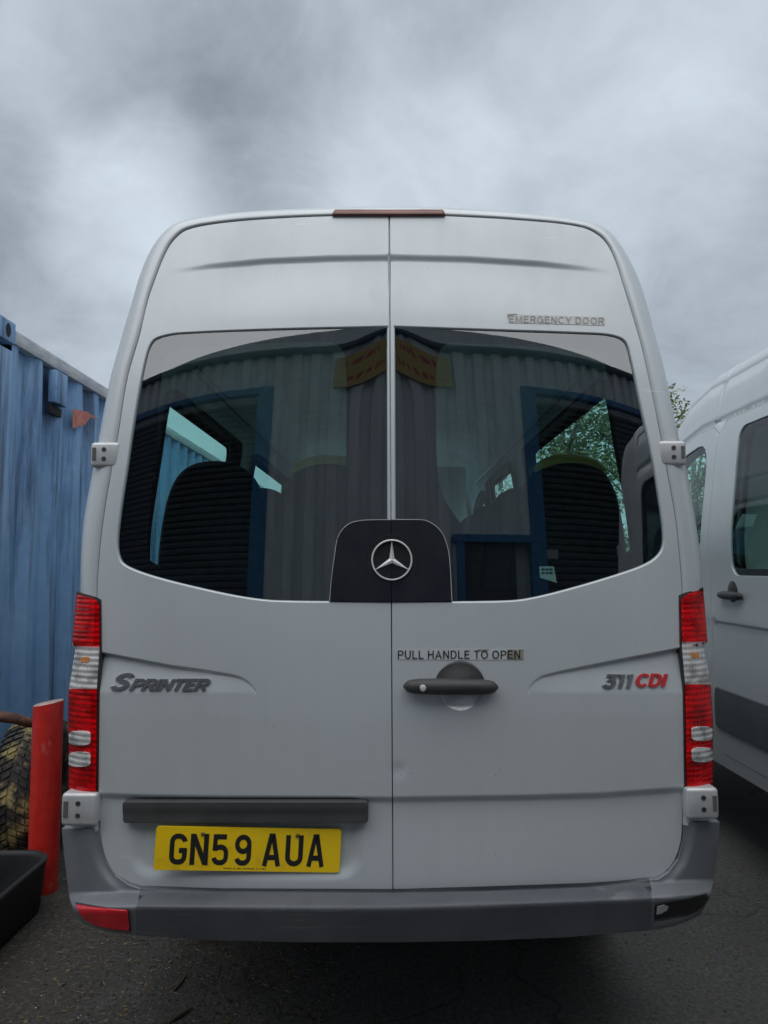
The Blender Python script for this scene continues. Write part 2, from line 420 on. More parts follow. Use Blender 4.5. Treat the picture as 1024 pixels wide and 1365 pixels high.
LIP = [(0.0016, 0.0007, 0.5), (0.0026, 0.0030, 1.0), (0.0026, 0.018, 1.0)]
def panel(name, outline, mp, m, parent, res, holes=(), extra=None, lip=LIP, hlip=None, ref=(0, -1, 0), back=(0, 1, 0), e=None, bres=None, fmat=None):
    """A curved sheet-metal (or glass, plastic) panel: the outline is a 2-D shape on a surface mp(u, v) -> xyz;
    its edges are folded back as a rounded lip, and holes are real openings with lips of their own."""
    bres = bres or res
    loops = [resample(outline, bres)] + [resample(h, bres) for h in holes]
    pts = np.vstack(loops); edges = []; k = 0
    for l in loops:
        n = len(l); edges += [(k+i, k+(i+1) % n) for i in range(n)]; k += n
    lo, hi = loops[0].min(0), loops[0].max(0)
    g = np.stack(np.meshgrid(np.arange(lo[0]+res*.5, hi[0], res), np.arange(lo[1]+res*.5, hi[1], res)), -1).reshape(-1, 2)
    if extra is not None and len(extra):
        ex = np.asarray(extra, float)
        cell = {tuple(c) for c in np.floor(ex/(res*0.8)).astype(int)}
        keep = np.array([tuple(c) not in cell for c in np.floor(g/(res*0.8)).astype(int)], bool)
        g = np.vstack([g[keep], ex])
    ok = inside(g, loops[0])
    for h in loops[1:]: ok &= ~inside(g, h)
    g = g[ok]
    if len(g):
        dmin = np.full(len(g), 1e9)
        for l in loops: dmin = np.minimum(dmin, polydist(g, np.vstack([l, l[:1]])))
        g = g[dmin > bres*0.35]
    allp = np.vstack([pts, g]) if len(g) else pts
    cv, ce, cf, *_ = delaunay_2d_cdt([Vector((float(a), float(b))) for a, b in allp], edges, [], 0, 1e-7)
    V2 = np.array([(v.x, v.y) for v in cv]); T = np.array([f for f in cf if len(f) == 3])
    c = V2[T].mean(1); ok = inside(c, loops[0])
    for h in loops[1:]: ok &= ~inside(c, h)
    T = T[ok]
    used = np.unique(T); remap = -np.ones(len(V2), int); remap[used] = np.arange(len(used)); V2 = V2[used]; T = remap[T]
    a, b, c_ = V2[T[:, 0]], V2[T[:, 1]], V2[T[:, 2]]
    ar = (b[:, 0]-a[:, 0])*(c_[:, 1]-a[:, 1])-(b[:, 1]-a[:, 1])*(c_[:, 0]-a[:, 0])
    T[ar < 0] = T[ar < 0][:, ::-1]
    e = e or res*0.15
    P3 = mp(V2[:, 0], V2[:, 1])
    du = mp(V2[:, 0]+e, V2[:, 1])-mp(V2[:, 0]-e, V2[:, 1]); dv = mp(V2[:, 0], V2[:, 1]+e)-mp(V2[:, 0], V2[:, 1]-e)
    nn = np.cross(du, dv); nn /= np.maximum(np.linalg.norm(nn, axis=1, keepdims=True), 1e-12)
    rf = ref(P3) if callable(ref) else np.asarray(ref, float)
    flip = (nn*rf).sum() < 0
    if flip: nn = -nn
    # boundary
    cnt = {}
    for t in T:
        for i in range(3):
            cnt[(t[i], t[(i+1) % 3])] = 1
    be = [k_ for k_ in cnt if (k_[1], k_[0]) not in cnt]
    on = {}
    onh = {}
    for (i, j) in be:
        d = V2[j]-V2[i]; o = np.array([d[1], -d[0]]); o /= max(np.linalg.norm(o), 1e-12)
        for q in (i, j): on[q] = on.get(q, 0)+o
    if holes and hlip is not None:
        hp = np.vstack(loops[1:])
        for q in on: onh[q] = bool(np.abs(hp-V2[q]).sum(1).min() < bres*0.05)
    faces = [tuple(t[::-1]) if flip else tuple(t) for t in T]
    V = list(P3); NN = list(nn)
    bd = list(on)
    ov = np.array([on[q]/max(np.linalg.norm(on[q]), 1e-9) for q in bd])
    o3 = mp(V2[bd, 0]+ov[:, 0]*e, V2[bd, 1]+ov[:, 1]*e)-P3[bd]
    o3 -= (o3*nn[bd]).sum(1, keepdims=True)*nn[bd]
    o3 /= np.maximum(np.linalg.norm(o3, axis=1, keepdims=True), 1e-12)
    bdir = -nn[bd] if back == 'normal' else np.tile(np.asarray(back, float), (len(bd), 1))
    prev = {q: q for q in bd}
    nl = len(lip or ())
    for r_ in range(nl):
        cur = {}
        for k_, q in enumerate(bd):
            L = hlip if (hlip is not None and onh.get(q)) else lip
            o_, b_, w = L[r_]
            V.append(P3[q]+o3[k_]*o_+bdir[k_]*b_)
            n_ = nn[q]*(1-w)+o3[k_]*w; NN.append(n_/np.linalg.norm(n_)); cur[q] = len(V)-1
        for (i, j) in be:
            f = (prev[j], prev[i], cur[i], cur[j]); faces.append(f[::-1] if flip else f)
        prev = cur
    fm = None
    if fmat is not None:
        fm = np.zeros(len(faces), int); cc = V2[T].mean(1); fm[:len(T)] = fmat(cc[:, 0], cc[:, 1])
    return mk(name, np.array(V), faces, m, parent, True, NN, fm)

# ------------------------------------------------------------------ geometry of the van's rear
def D(x, z):
    q = x/0.9
    dz = np.maximum(z-1.1, 0)
    return 1.985+0.047*q*q+0.039*q**4+0.02*dz+0.055*dz*dz
def ydepth(px, py):
    d = dirs(px, py); lo = np.full(d.shape[:-1], 1.6); hi = np.full(d.shape[:-1], 3.2)
    for _ in range(36):
        m = (lo+hi)/2; g = m-D(m*d[..., 0], CZ+m*d[..., 2]); lo = np.where(g < 0, m, lo); hi = np.where(g < 0, hi, m)
    return (lo+hi)/2, d
def at(px, py, y):
    d = dirs(px, py); y = np.asarray(y, float)
    return np.stack([d[..., 0]*y, y*np.ones(d.shape[:-1]), CZ+d[..., 2]*y], -1)
def P(px, py, off=0.0):
    y, d = ydepth(np.asarray(px, float), np.asarray(py, float)); y = y+off
    return np.stack([d[..., 0]*y, y, CZ+d[..., 2]*y], -1)
def P1(px, py, off=0.0):
    return P(np.array([px]), np.array([py]), off)[0]

inner = np.array([(130,1108),(130,1055),(131,918),(134,862),(129,800),(132,740),(137,695),(148,627),(156,585),(169,505),(185,448),(196.5,400),(206,372),(219,339),(231.6,318.6),(250,305),(298,296),(372,290),(447,287),(521,286),(592,287),(700,293),(776,302),(803,316.5),(818.5,341),(833.7,387),(851,444),(860,479),(882,585),(890.6,632),(901.8,696),(909,770),(910,800),(908.4,862),(912,913),(913.7,1048),(912,1100)], float)
outer = np.array([(88,1108),(92,1055),(98,918),(104,862),(107,800),(108,740),(112,692),(124,624),(132,582),(147,505),(163,446),(177,399),(186,368),(201,333),(217,311),(236,297),(280,288),(345,281.5),(447,277),(521,275.5),(592,277),(693,283.5),(775,293.5),(808,305),(835,338),(856,384),(873,444),(883,480),(905.5,585),(916.5,632),(928,697),(936.5,770),(934,800),(936,860),(941,913),(944.5,1048),(949,1100)], float)
# dense, matched and smoothed
def dense(a, n=8):
    o = []
    for i in range(len(a)-1):
        p0, p1, p2, p3 = a[max(i-1, 0)], a[i], a[i+1], a[min(i+2, len(a)-1)]
        c = (np.linalg.norm(p2-p1))
        m1 = (p2-p0)/max(np.linalg.norm(p2-p1)+np.linalg.norm(p1-p0), 1e-6)*c; m2 = (p3-p1)/max(np.linalg.norm(p3-p2)+np.linalg.norm(p2-p1), 1e-6)*c
        for k in range(n):
            t = k/n; o.append((2*t**3-3*t**2+1)*p1+(t**3-2*t**2+t)*m1+(-2*t**3+3*t**2)*p2+(t**3-t**2)*m2)
    o.append(a[-1]); return np.array(o)
IN, OUT = dense(inner), dense(outer)
half = 19*8
inLx = lambda py: np.interp(py, IN[:half-40, 1][::-1], IN[:half-40, 0][::-1])
HB = 0.09
I3 = P(IN[:, 0], IN[:, 1]); O3 = at(OUT[:, 0], OUT[:, 1], I3[:, 1]+HB*(1-math.cos(R(61))))
ovec = O3-I3; ovec[:, 1] = 0; blen = np.linalg.norm(ovec, axis=1, keepdims=True); ovec = ovec/blen; alen = blen/0.875
E3 = I3+ovec*alen; E3[:, 1] += HB

VAN = (0.0, 2.0, 0.0)
van = empty('silver_van', VAN, 'silver high-roof minibus seen from behind, yellow plate and pull-handle notice on its rear doors', 'van', 'silver vans')

# section of the body shell, from the bottom of the left side over the roof to the bottom of the right side
SEC = (E3+0.03*ovec)[:, [0, 2]]
xl, xr = SEC[0, 0], SEC[-1, 0]
SEC = np.vstack([[(xl+0.012, 0.43), (xl+0.004, 0.52), (xl, 0.62), (xl, 0.70)], SEC, [(xr, 0.70), (xr, 0.62), (xr-0.004, 0.52), (xr-0.012, 0.43)]])
for _ in range(4):
    SEC[1:-1] = 0.25*SEC[:-2]+0.5*SEC[1:-1]+0.25*SEC[2:]
SV = np.concatenate([[0], np.cumsum(np.linalg.norm(np.diff(SEC, axis=0), axis=1))]); SL = SV[-1]
TOP = int(np.argmax(SEC[:, 1])); ZTOP = SEC[TOP, 1]
vL = lambda z: np.interp(z, SEC[:TOP, 1], SV[:TOP])
vR = lambda z: np.interp(-np.asarray(z, float), -SEC[TOP:, 1], SV[TOP:])
sn = np.stack([-(np.gradient(SEC[:, 1], SV)), np.gradient(SEC[:, 0], SV)], 1)      # outward normal (x, z)
def zmax(u):
    return np.interp(u, [0, 4.3, 4.6, 4.95, 5.3, 5.65, 5.95, 6.25, 6.42], [2.65, 2.65, 2.60, 2.45, 2.10, 1.55, 1.36, 1.18, 0.85])
def sheet(off=0.0):
    def f(u, v):
        u = np.asarray(u, float); v = np.asarray(v, float)
        x = np.interp(v, SV, SEC[:, 0]); z = np.interp(v, SV, SEC[:, 1])
        nx = np.interp(v, SV, sn[:, 0]); nz_ = np.interp(v, SV, sn[:, 1])
        k = off*np.ones_like(x)
        # body crease at z 1.18 and the gutter lines of the raised roof
        side = np.abs(nx) > 0.55
        k = k-np.where(side, 0.010*S((1.185-z)/0.02)*(1-S((1.185-z-0.02)/0.35)), 0)
        for zc, w, dp in ((2.275, 0.008, 0.016), (2.505, 0.012, 0.009)):
            k = k-dp*np.exp(-((z-zc)/w)**2)
        k = k-0.012*np.exp(-((u-4.1)/0.007)**2)*S((z-2.27)/0.01)
        x = x+nx*k; z = z+nz_*k
        zl = 0.5
        sc = (zmax(u)-zl)/(2.65-zl)
        z2 = np.where(z > zl, zl+(z-zl)*sc, z)
        nar = np.interp(u, [0, 4.6, 5.3, 5.9, 6.25, 6.42], [1, 1, 0.955, 0.93, 0.86, 0.72])
        return np.stack([x*nar, u+VAN[1], z2], -1)
    return f
outw = lambda p: np.stack([p[:, 0], 0*p[:, 0], p[:, 2]-1.4], -1)

# --- frame round the rear doors, rolling over into the sides and roof
ss = np.concatenate([np.linspace(0, 90, 10)])
rows = []
for s in ss:
    p = I3+ovec*alen*math.sin(R(s)); p[:, 1] += HB*(1-math.cos(R(s))); rows.append(p)
U0 = 0.5
secx = np.interp(np.linspace(0, 1, 1), [0, 1], [0, 1])
for t in (0.25, 0.5, 0.75, 1.0, 1.15):
    p = E3+ovec*0.03*min(1, S(t)); p[:, 1] = E3[:, 1]+(VAN[1]+U0+0.01-E3[:, 1])*t; rows.append(p)
lipr = I3.copy(); lipr[:, 1] += 0.030
rows = [lipr, I3-0*ovec] + rows[1:]
RV = np.array(rows); nr, ntn, _ = RV.shape
fs = []
for i in range(nr-1):
    for j in range(ntn-1):
        a = i*ntn+j; fs.append((a, a+ntn, a+ntn+1, a+1))
frame = mk('rear_frame', RV.reshape(-1, 3), fs, PAINT, van)
for pg in frame.data.polygons:
    if pg.index < ntn-1: pg.use_smooth = False
# dark rubber behind the door gap
g0 = I3.copy(); g0[:, 1] += 0.014; g1 = I3-ovec*0.03; g1[:, 1] += 0.016; g0 += ovec*0.001
fs = [(j, j+1, ntn+j+1, ntn+j) for j in range(ntn-1)]
mk('door_seal', np.vstack([g0, g1]), fs, GAP, van)

# --- shell with openings
def winL(u0, u1, z0, z1, r=0.07): return rrect(u0, float(vL(z0)), u1, float(vL(z1)), r)
def winR(u0, u1, z0, z1, r=0.07): return rrect(u0, float(vR(z1)), u1, float(vR(z0)), r)
def grow(poly, d):
    c = poly.mean(0); q = poly-c; w = np.abs(q).max(0); return c+q*(1+d/w)
WL1, WL2 = winL(0.62, 1.86, 1.42, 2.17), winL(2.28, 3.78, 1.42, 2.19)
WR1, WR2 = winR(0.62, 2.26, 1.42, 2.20), winR(2.72, 3.95, 1.42, 2.20)
def fdoor(v):
    return np.array([(4.045, v(0.56)), (4.045, v(2.20)), (4.12, v(2.245)), (4.75, v(2.245)), (5.0, v(2.2)), (5.18, v(1.9)), (5.32, v(1.55)), (5.34, v(1.2)), (5.22, v(0.95)), (5.0, v(0.7)), (4.75, v(0.56))], float)
def fwin(v):
    return smooth_poly(np.array([(4.14, v(1.50)), (4.14, v(1.8)), (4.14, v(2.16)), (4.4, v(2.17)), (4.75, v(2.16)), (4.9, v(2.08)), (5.04, v(1.82)), (5.08, v(1.54)), (4.7, v(1.49))], float), 2, True)
SLIDE = rrect(2.12, float(vL(0.50)), 3.985, float(vL(2.255)), 0.05)
FL, FR = fdoor(vL), fdoor(vR)
WFL, WFR = fwin(vL), fwin(vR)
vt = SV[TOP]
WSC = smooth_poly(np.array([(5.06, vt-0.8), (5.02, vt-0.4), (5.0, vt), (5.02, vt+0.4), (5.06, vt+0.8), (5.35, vt+0.95), (5.58, vt+0.98), (5.62, vt+0.4), (5.63, vt), (5.62, vt-0.4), (5.58, vt-0.98), (5.35, vt-0.95)]), 2, True)
def arch(u, r=0.43):
    return [(u+r*math.cos(R(a)), max(0.0, 0.0+r*math.sin(R(a)))) for a in np.linspace(180, 0, 13)]
bot = [(U0, 0.0)]+arch(1.35)+arch(5.05, 0.40)+[(6.42, 0.0)]
outl = np.array(bot+[(u, SL-v) for u, v in bot[::-1]])
seams = []
for zc in (2.262, 2.275, 2.288, 2.495, 2.515, 1.187, 1.175, 1.165):
    for u in np.arange(0.55, 5.0, 0.05): seams += [(u, float(vL(zc))), (u, float(vR(zc)))]
for v in np.arange(float(vL(2.28)), float(vR(2.28)), 0.04):
    for du in (-0.012, -0.005, 0, 0.005, 0.012): seams.append((4.1+du, v))
SLIP = [(0.001, 0.001, 0.6), (0.002, 0.004, 1.0), (0.002, 0.02, 1.0)]
gapm = 0.006
panel('body_shell', outl, sheet(0), PAINT, van, 0.06, holes=[WL1, grow(SLIDE, gapm), grow(FL, gapm), grow(FR, gapm), WR1, WR2, WSC],
      extra=seams, lip=SLIP, ref=outw, back='normal', e=0.004, bres=0.04)
# lining inside
def lin(p): return grow(np.asarray(p), 0.012)
linl = np.array([(0.32, float(vL(0.66))), (5.0, float(vL(0.66))), (5.0, float(vR(0.66))), (0.32, float(vR(0.66)))])
def liner(u, v): return sheet(-0.045)(u, v)
panel('interior_lining', linl, liner, TRIM, van, 0.09, holes=[lin(WL1), lin(WL2), lin(WR1), lin(WR2), np.clip(lin(WFL), [0, 0], [4.98, 99]), np.clip(lin(WFR), [0, 0], [4.98, 99])],
      lip=[(0.0, -0.02, 0.5), (0.0, -0.03, 1), (0.0, -0.036, 1)], ref=lambda p: -outw(p), back='normal', e=0.01, bres=0.05)
sl = panel('sliding_door', SLIDE, sheet(0.002), PAINT, van, 0.05, holes=[WL2], extra=[s_ for s_ in seams if 2.12 < s_[0] < 3.98], lip=SLIP, ref=outw, back='normal', e=0.004, bres=0.03)
fl = panel('front_door', FL, sheet(0.002), PAINT, van, 0.05, holes=[WFL], lip=SLIP, ref=outw, back='normal', e=0.004, bres=0.03)
fr_ = panel('front_door', FR, sheet(0.002), PAINT, van, 0.05, holes=[WFR], lip=SLIP, ref=outw, back='normal', e=0.004, bres=0.03)
GL = [(0, 0.001, 0.5), (0, 0.003, 1), (0, 0.004, 1)]
for w, p in ((WL1, van), (WL2, sl), (WR1, van), (WR2, van), (WFL, fl), (WFR, fr_), (WSC, van)):
    panel('window_pane', w, sheet(-0.006), SGLASS, p, 0.15, lip=GL, ref=outw, back='normal', e=0.01, bres=0.05)
    if w is not WSC:
        c = w.mean(0); inn = grow(w, -0.035)
        panel('window_border', grow(w, 0.004), sheet(-0.012), FRIT, p, 0.12, holes=[inn], lip=GL, ref=outw, back='normal', e=0.01, bres=0.04)
# side door handle, rub strips
bm = bmesh.new(); hy, hz = 3.78+VAN[1], 1.32
hx = float(np.interp(float(vL(hz)), SV, SEC[:, 0]))
tube(bm, [(hx-0.02, hy+0.13*t, hz) for t in np.linspace(-1, 1, 15)], [0.006+0.016*math.sqrt(max(0, 1-abs(t)**3)) for t in np.linspace(-1, 1, 15)], 12)
lathe(bm, [(0.0, 0.022), (0.03, 0.02), (0.055, 0.008), (0.062, -0.01)], 24, Matrix.Translation((hx+0.005, hy, hz+0.02)) @ Matrix.Rotation(R(-90), 4, 'Y'))
from_bm('door_handle', bm, HANDLEP, sl)
for (u0, u1, p) in ((2.13, 3.975, sl), (4.05, 4.62, fl)):
    panel('rub_strip', rrect(u0, float(vL(0.63)), u1, float(vL(0.83)), 0.02), sheet(0.014), BPLAST, p, 0.06, lip=[(0.004, 0.002, .5), (0.006, 0.008, 1), (0.006, 0.016, 1)], ref=outw, back='normal', bres=0.04)
for (u0, u1, v0, v1) in ((1.80, 2.11, vL(0.63), vL(0.83)), (1.80, 4.62, vR(0.83), vR(0.63)), (0.55, 0.90, vL(0.63), vL(0.83)), (0.55, 0.90, vR(0.83), vR(0.63))):
    panel('rub_strip', rrect(u0, float(v0), u1, float(v1), 0.02), sheet(0.014), BPLAST, van, 0.06, lip=[(0.004, 0.002, .5), (0.006, 0.008, 1), (0.006, 0.016, 1)], ref=outw, back='normal', bres=0.04)
# nose, floor, underbody, wheels
bm = bmesh.new()
ringp = sheet(0)(np.full(40, 6.42), np.linspace(0, SL, 40))
bm.faces.new([bm.verts.new(tuple(p)) for p in ringp])
from_bm('front_panel', bm, PAINT, van, smooth=False)
bm = bmesh.new(); box(bm, (0, 4.85, 0.615), (1.76, 5.0, 0.05)); from_bm('cabin_floor', bm, TRIM, van, smooth=False)
bm = bmesh.new(); box(bm, (0, 5.25, 0.50), (1.5, 5.5, 0.16), 0.03); box(bm, (0, 3.35, 0.36), (1.5, 0.12, 0.12), 0.03); from_bm('underbody', bm, UNDER, van, smooth=False)
bm = bmesh.new(); box(bm, (0, 6.9, 1.0), (1.75, 0.5, 0.75), 0.08); from_bm('dashboard', bm, TRIM, van)
def wheel(x, y):
    s = 1 if x > 0 else -1
    bm = bmesh.new(); M = Matrix.Translation((x, y, 0.345)) @ Matrix.Rotation(R(90), 4, 'Y')
    lathe(bm, [(0.21, -0.10), (0.30, -0.112), (0.335, -0.095), (0.345, -0.06), (0.345, 0.06), (0.335, 0.095), (0.30, 0.112), (0.21, 0.10)], 40, M, True)
    w = from_bm('wheel', bm, TYRE, van)
    bm = bmesh.new(); lathe(bm, [(0.0, s*0.05), (0.06, s*0.055), (0.10, s*0.03), (0.19, s*0.02), (0.205, s*0.09), (0.213, s*0.095)], 32, M)
    from_bm('rim', bm, RIM, w)
for x in (-0.80, 0.80):
    for y in (3.35, 7.05): wheel(x, y)
# seats
def seat_bm():
    bm = bmesh.new()
    sec = smooth_poly(np.array([(-0.21, 0.42), (-0.225, 0.75), (-0.205, 1.0), (-0.165, 1.17), (-0.10, 1.245), (0, 1.262), (0.10, 1.245), (0.165, 1.17), (0.205, 1.0), (0.225, 0.75), (0.21, 0.42)]), 2)
    for k, (dy, sc) in enumerate(((0.0, 0.93), (0.022, 1.0), (0.075, 1.0), (0.105, 0.94))):
        pass
    lay = []
    for dy, sc in ((0.0, 0.90), (0.010, 0.965), (0.03, 1.0), (0.085, 1.0), (0.105, 0.965), (0.115, 0.90)):
        lay.append([bm.verts.new((x*sc, dy+(z-0.42)*-0.10, 0.42+(z-0.42)*(1-(1-sc)*0.25))) for x, z in sec])
    n = len(sec)
    for a, b in zip(lay[:-1], lay[1:]):
        for i in range(n): bm.faces.new((a[i], a[(i+1) % n], b[(i+1) % n], b[i]))
    bm.faces.new(lay[0]); bm.faces.new(lay[-1][::-1])
    return bm
seats = []
def seat(x, y, z=0.64, proto=[]):
    loc = (x, y, z)
    if not proto:
        s = from_bm('seat', seat_bm(), SEATM, van, loc=loc)
        ORG[s.name] = np.array(loc)
        bm = bmesh.new(); box(bm, (x, y+0.30, z+0.40), (0.44, 0.46, 0.14), 0.04, 3); from_bm('seat_cushion', bm, SEATM, s)
        bm = bmesh.new(); box(bm, (x, y+0.28, z+0.17), (0.34, 0.36, 0.34), 0.02); from_bm('seat_base', bm, BLACKP, s)
        proto.append(s)
    else:
        s = again(proto[0], van, loc); ORG[s.name] = np.array(loc)
        for c in proto[0].children:
            if c.name.startswith(('seat_cushion', 'seat_base')): again(c, s).location = c.location
    return s
first = True
spots = [(x, y) for y in (2.72, 3.62, 4.52, 5.42) for x in (-0.655, 0.655)]
pads = []
for x, y in spots:
    s = seat(x, y); seats.append(s)
bm = bmesh.new(); box(bm, (-0.11, 6.02, 1.48), (1.46, 0.04, 1.72), 0.015); from_bm('added_bulkhead', bm, TRIM, van)  # added partition, blocks the bright cab windows seen from behind
for x, y in ((0.655, 2.72), (-0.235, 2.72)):
    s = seats[spots.index((x, y))] if (x, y) in spots else seat(x, y)
    bm = bmesh.new(); zt = 0.64+1.262
    tube(bm, [(x+0.17*t, y-0.085+0.03, zt-0.012-0.075*abs(t)**2.6) for t in np.linspace(-0.75, 0.75, 13)], [0.008+0.020*math.sqrt(max(0, 1-abs(t/0.76)**4)) for t in np.linspace(-0.75, 0.75, 13)], 10)
    o = from_bm('pad_and_glint', bm, YPAD_GLINT, s)  # the left one stands in for a reflected ceiling light
for x in (-0.74, 0.74):
    bm = bmesh.new(); tube(bm, [(x, 2.7, 2.25), (x, 6.3, 2.25)], 0.014, 10)
    for y in (3.2, 4.4, 5.6): tube(bm, [(x, y, 2.25), (x+math.copysign(0.06, x), y, 2.30)], 0.009, 8)
    from_bm('hand_rail', bm, RAIL, van)

# ------------------------------------------------------------------ rear doors
SEAMX = lambda py: 519.0+(np.asarray(py, float)-288)*(5.0/900)
topcrL = np.array([(218, 361), (250, 355), (280, 350.5), (354, 343.5), (440, 340), (517, 339)])
topcrR = np.array([(523, 338.7), (624, 341), (719, 347), (780, 354), (824, 361)])
topcr = np.vstack([topcrL, topcrR])
swL = np.array([(128, 867.5), (133.7, 868.7), (229, 886.5), (270, 892), (311, 898.8), (322, 902), (330.5, 907), (338, 914), (343, 922)])
swR = np.array([(703, 922), (706, 914), (712, 907), (721, 900.5), (744, 894.7), (822.5, 879), (908.4, 862.7), (914, 861.5)])
low = np.array([(125, 1056), (200, 1058.5), (300, 1060), (524, 1061.5), (700, 1059), (800, 1056), (915, 1048)])
REC = (169, 1040, 487, 1176, 34)
def feat(px, py):
    k = np.zeros_like(px)
    # top crease
    u = py-np.interp(px, topcr[:, 0], topcr[:, 1])
    A = 0.0075*S(np.minimum(px-214, 828-px)/130)
    k = k+A*S(u/8)*(1-S((u-8)/75))
    # waist swages
    for sw, sgn, tip in ((swL, -1, 343), (swR, 1, 703)):
        zc = np.interp(px, sw[:, 0], sw[:, 1]); u = py-zc; H = np.maximum(924-zc, 1)
        t = (px-tip)*sgn
        A = 0.017*np.clip(t/170, 0, 1)**0.7
        k = k+np.where(t > 0, A*S(u/4.5)*np.clip(1-(u-4.5)/np.maximum(H-4.5, 1), 0, 1), 0)
    # lower step
    u = py-np.interp(px, low[:, 0], low[:, 1])
    k = k+0.012*S(u/11)*(1-0.8*S((u-11)/110))
    # number-plate recess
    x0, y0, x1, y1, r = REC
    qx = np.abs(px-(x0+x1)/2)-(x1-x0)/2+r; qy = np.abs(py-(y0+y1)/2)-(y1-y0)/2+r
    sd_ = np.hypot(np.maximum(qx, 0), np.maximum(qy, 0))+np.minimum(np.maximum(qx, qy), 0)-r
    k = k+0.012*S(-sd_/22)*S((py-1062)/10)
    # dished cup behind the handle
    rr = np.hypot(px-614, (py-914)*1.0)
    k = k+0.05*(1-S((rr-19)/14))
    # slight dents
    for cx, cy, ra, dp in ((531, 1027, 10, 0.003), (300, 985, 60, 0.0016), (690, 990, 80, 0.002), (600, 1120, 70, 0.0015), (250, 410, 90, 0.001)):
        k = k+dp*np.exp(-(((px-cx)/ra)**2+((py-cy)/ra)**2))
    return k
def doormap(off=0.0):
    def f(px, py):
        p = P(px, py); p[..., 1] += feat(np.asarray(px, float), np.asarray(py, float))+off; return p
    return f
lft = IN[:half+1]; rgt = IN[half:]
def leftdoor(g=1.5):
    o = [(x+g*0.9, y) for x, y in lft[4:-70]]+[(x+g*.5, y+g) for x, y in lft[-70:]]
    o = [p for p in o if p[0] < 517]
    o += [(SEAMX(288+g)-1.8, 287.5+g), (SEAMX(600)-1.8, 600), (SEAMX(1189)-1.8, 1188.5)]
    bl = smooth_poly([(293, 1188), (187.5, 1183.5), (170, 1178.5), (152, 1165), (139, 1142), (133, 1116), (131.6, 1090)], 1)
    return np.array(o+[tuple(p) for p in bl])
def rightdoor(g=1.5):
    o = [(SEAMX(1189)+1.8, 1188.5), (SEAMX(600)+1.8, 600), (SEAMX(288+g)+1.8, 287.5+g)]
    o += [(x-g*.5, y+g) for x, y in rgt[:70] if x > 523]+[(x-g*0.9, y) for x, y in rgt[70:-6]]
    bl = smooth_poly([(911, 1085), (910, 1116), (902.5, 1143), (890, 1160), (875, 1170.5), (843, 1175), (780, 1181), (650, 1186)], 1)
    return np.array(o+[tuple(p) for p in bl])
glassL = np.array([(518, 433.5), (372.6, 436.7), (242.8, 442), (216.8, 446), (202, 453.4), (192.7, 475.7), (179.7, 542.4), (166.7, 627.8), (157.4, 691), (154.5, 728), (159.3, 748.4), (170.4, 757.7), (205.7, 770.6), (272.4, 787.4), (328, 798.5), (372.6, 803), (519, 804)])
glassR = np.array([(524.5, 433.3), (662, 438), (776.6, 442), (814.6, 444.8), (833.7, 452.4), (841, 469.5), (856.5, 541.9), (871.8, 610.4), (881.3, 667.5), (887, 717), (883, 736), (868, 750.5), (833.7, 764.6), (757.5, 787.5), (700.4, 800.8), (660, 803.6), (525.5, 804.6)])
def sm_open(g): return np.vstack([g[:1], smooth_poly(g[1:-1], 2), g[-1:]])
def sm_keep(g):      # rounds the outline but keeps the two seam corners
    return dense(g, 6)
GLl, GLr = sm_keep(glassL), sm_keep(glassR)
def along(line, offs, step=4):
    l = resample(line, step, closed=False)
    return [(x, y+o) for x, y in l for o in offs]
exL = along(topcrL, (-1, 1, 3, 5, 7, 9))+along(swL[1:], (-.8, .8, 2.2, 3.8, 5.5))+along(low[:4], (-1, 2, 4.5, 7, 9.5, 12))
exL = [p for p in exL if p[0] < 517]
exL += [tuple(p) for dd in (0, -4, -8, -12, -16, -20) for p in resample(rrect(REC[0]-dd, REC[1]-dd, REC[2]+dd, REC[3]+dd, max(4, REC[4]+dd)), 4) if p[1] > 1060]
exR = along(topcrR, (-1, 1, 3, 5, 7, 9))+along(swR[:-1], (-.8, .8, 2.2, 3.8, 5.5))+along(low[3:], (-1, 2, 4.5, 7, 9.5, 12))
exR = [p for p in exR if p[0] > 526]
exR += [(614+r*math.cos(a), 914+r*math.sin(a)) for r in (3, 6, 9, 12, 15, 18, 21, 24, 27, 30, 33, 36) for a in np.linspace(0, 2*math.pi, max(8, int(r*1.5)), endpoint=False)]
HL = [(0.0025, 0.0010, 0.5), (0.0052, 0.0050, 0.95), (0.0052, 0.020, 1.0)]
DL = panel('rear_door', leftdoor(), doormap(), PAINT, van, 6.0, holes=[GLl], extra=exL, hlip=HL, bres=4.0, e=0.7)
DR = panel('rear_door', rightdoor(), doormap(), PAINT, van, 6.0, holes=[GLr], extra=exR, hlip=HL, bres=4.0, e=0.7)
DL['label'] = 'left rear door with the number plate'; DR['label'] = 'right rear door with the pull handle'

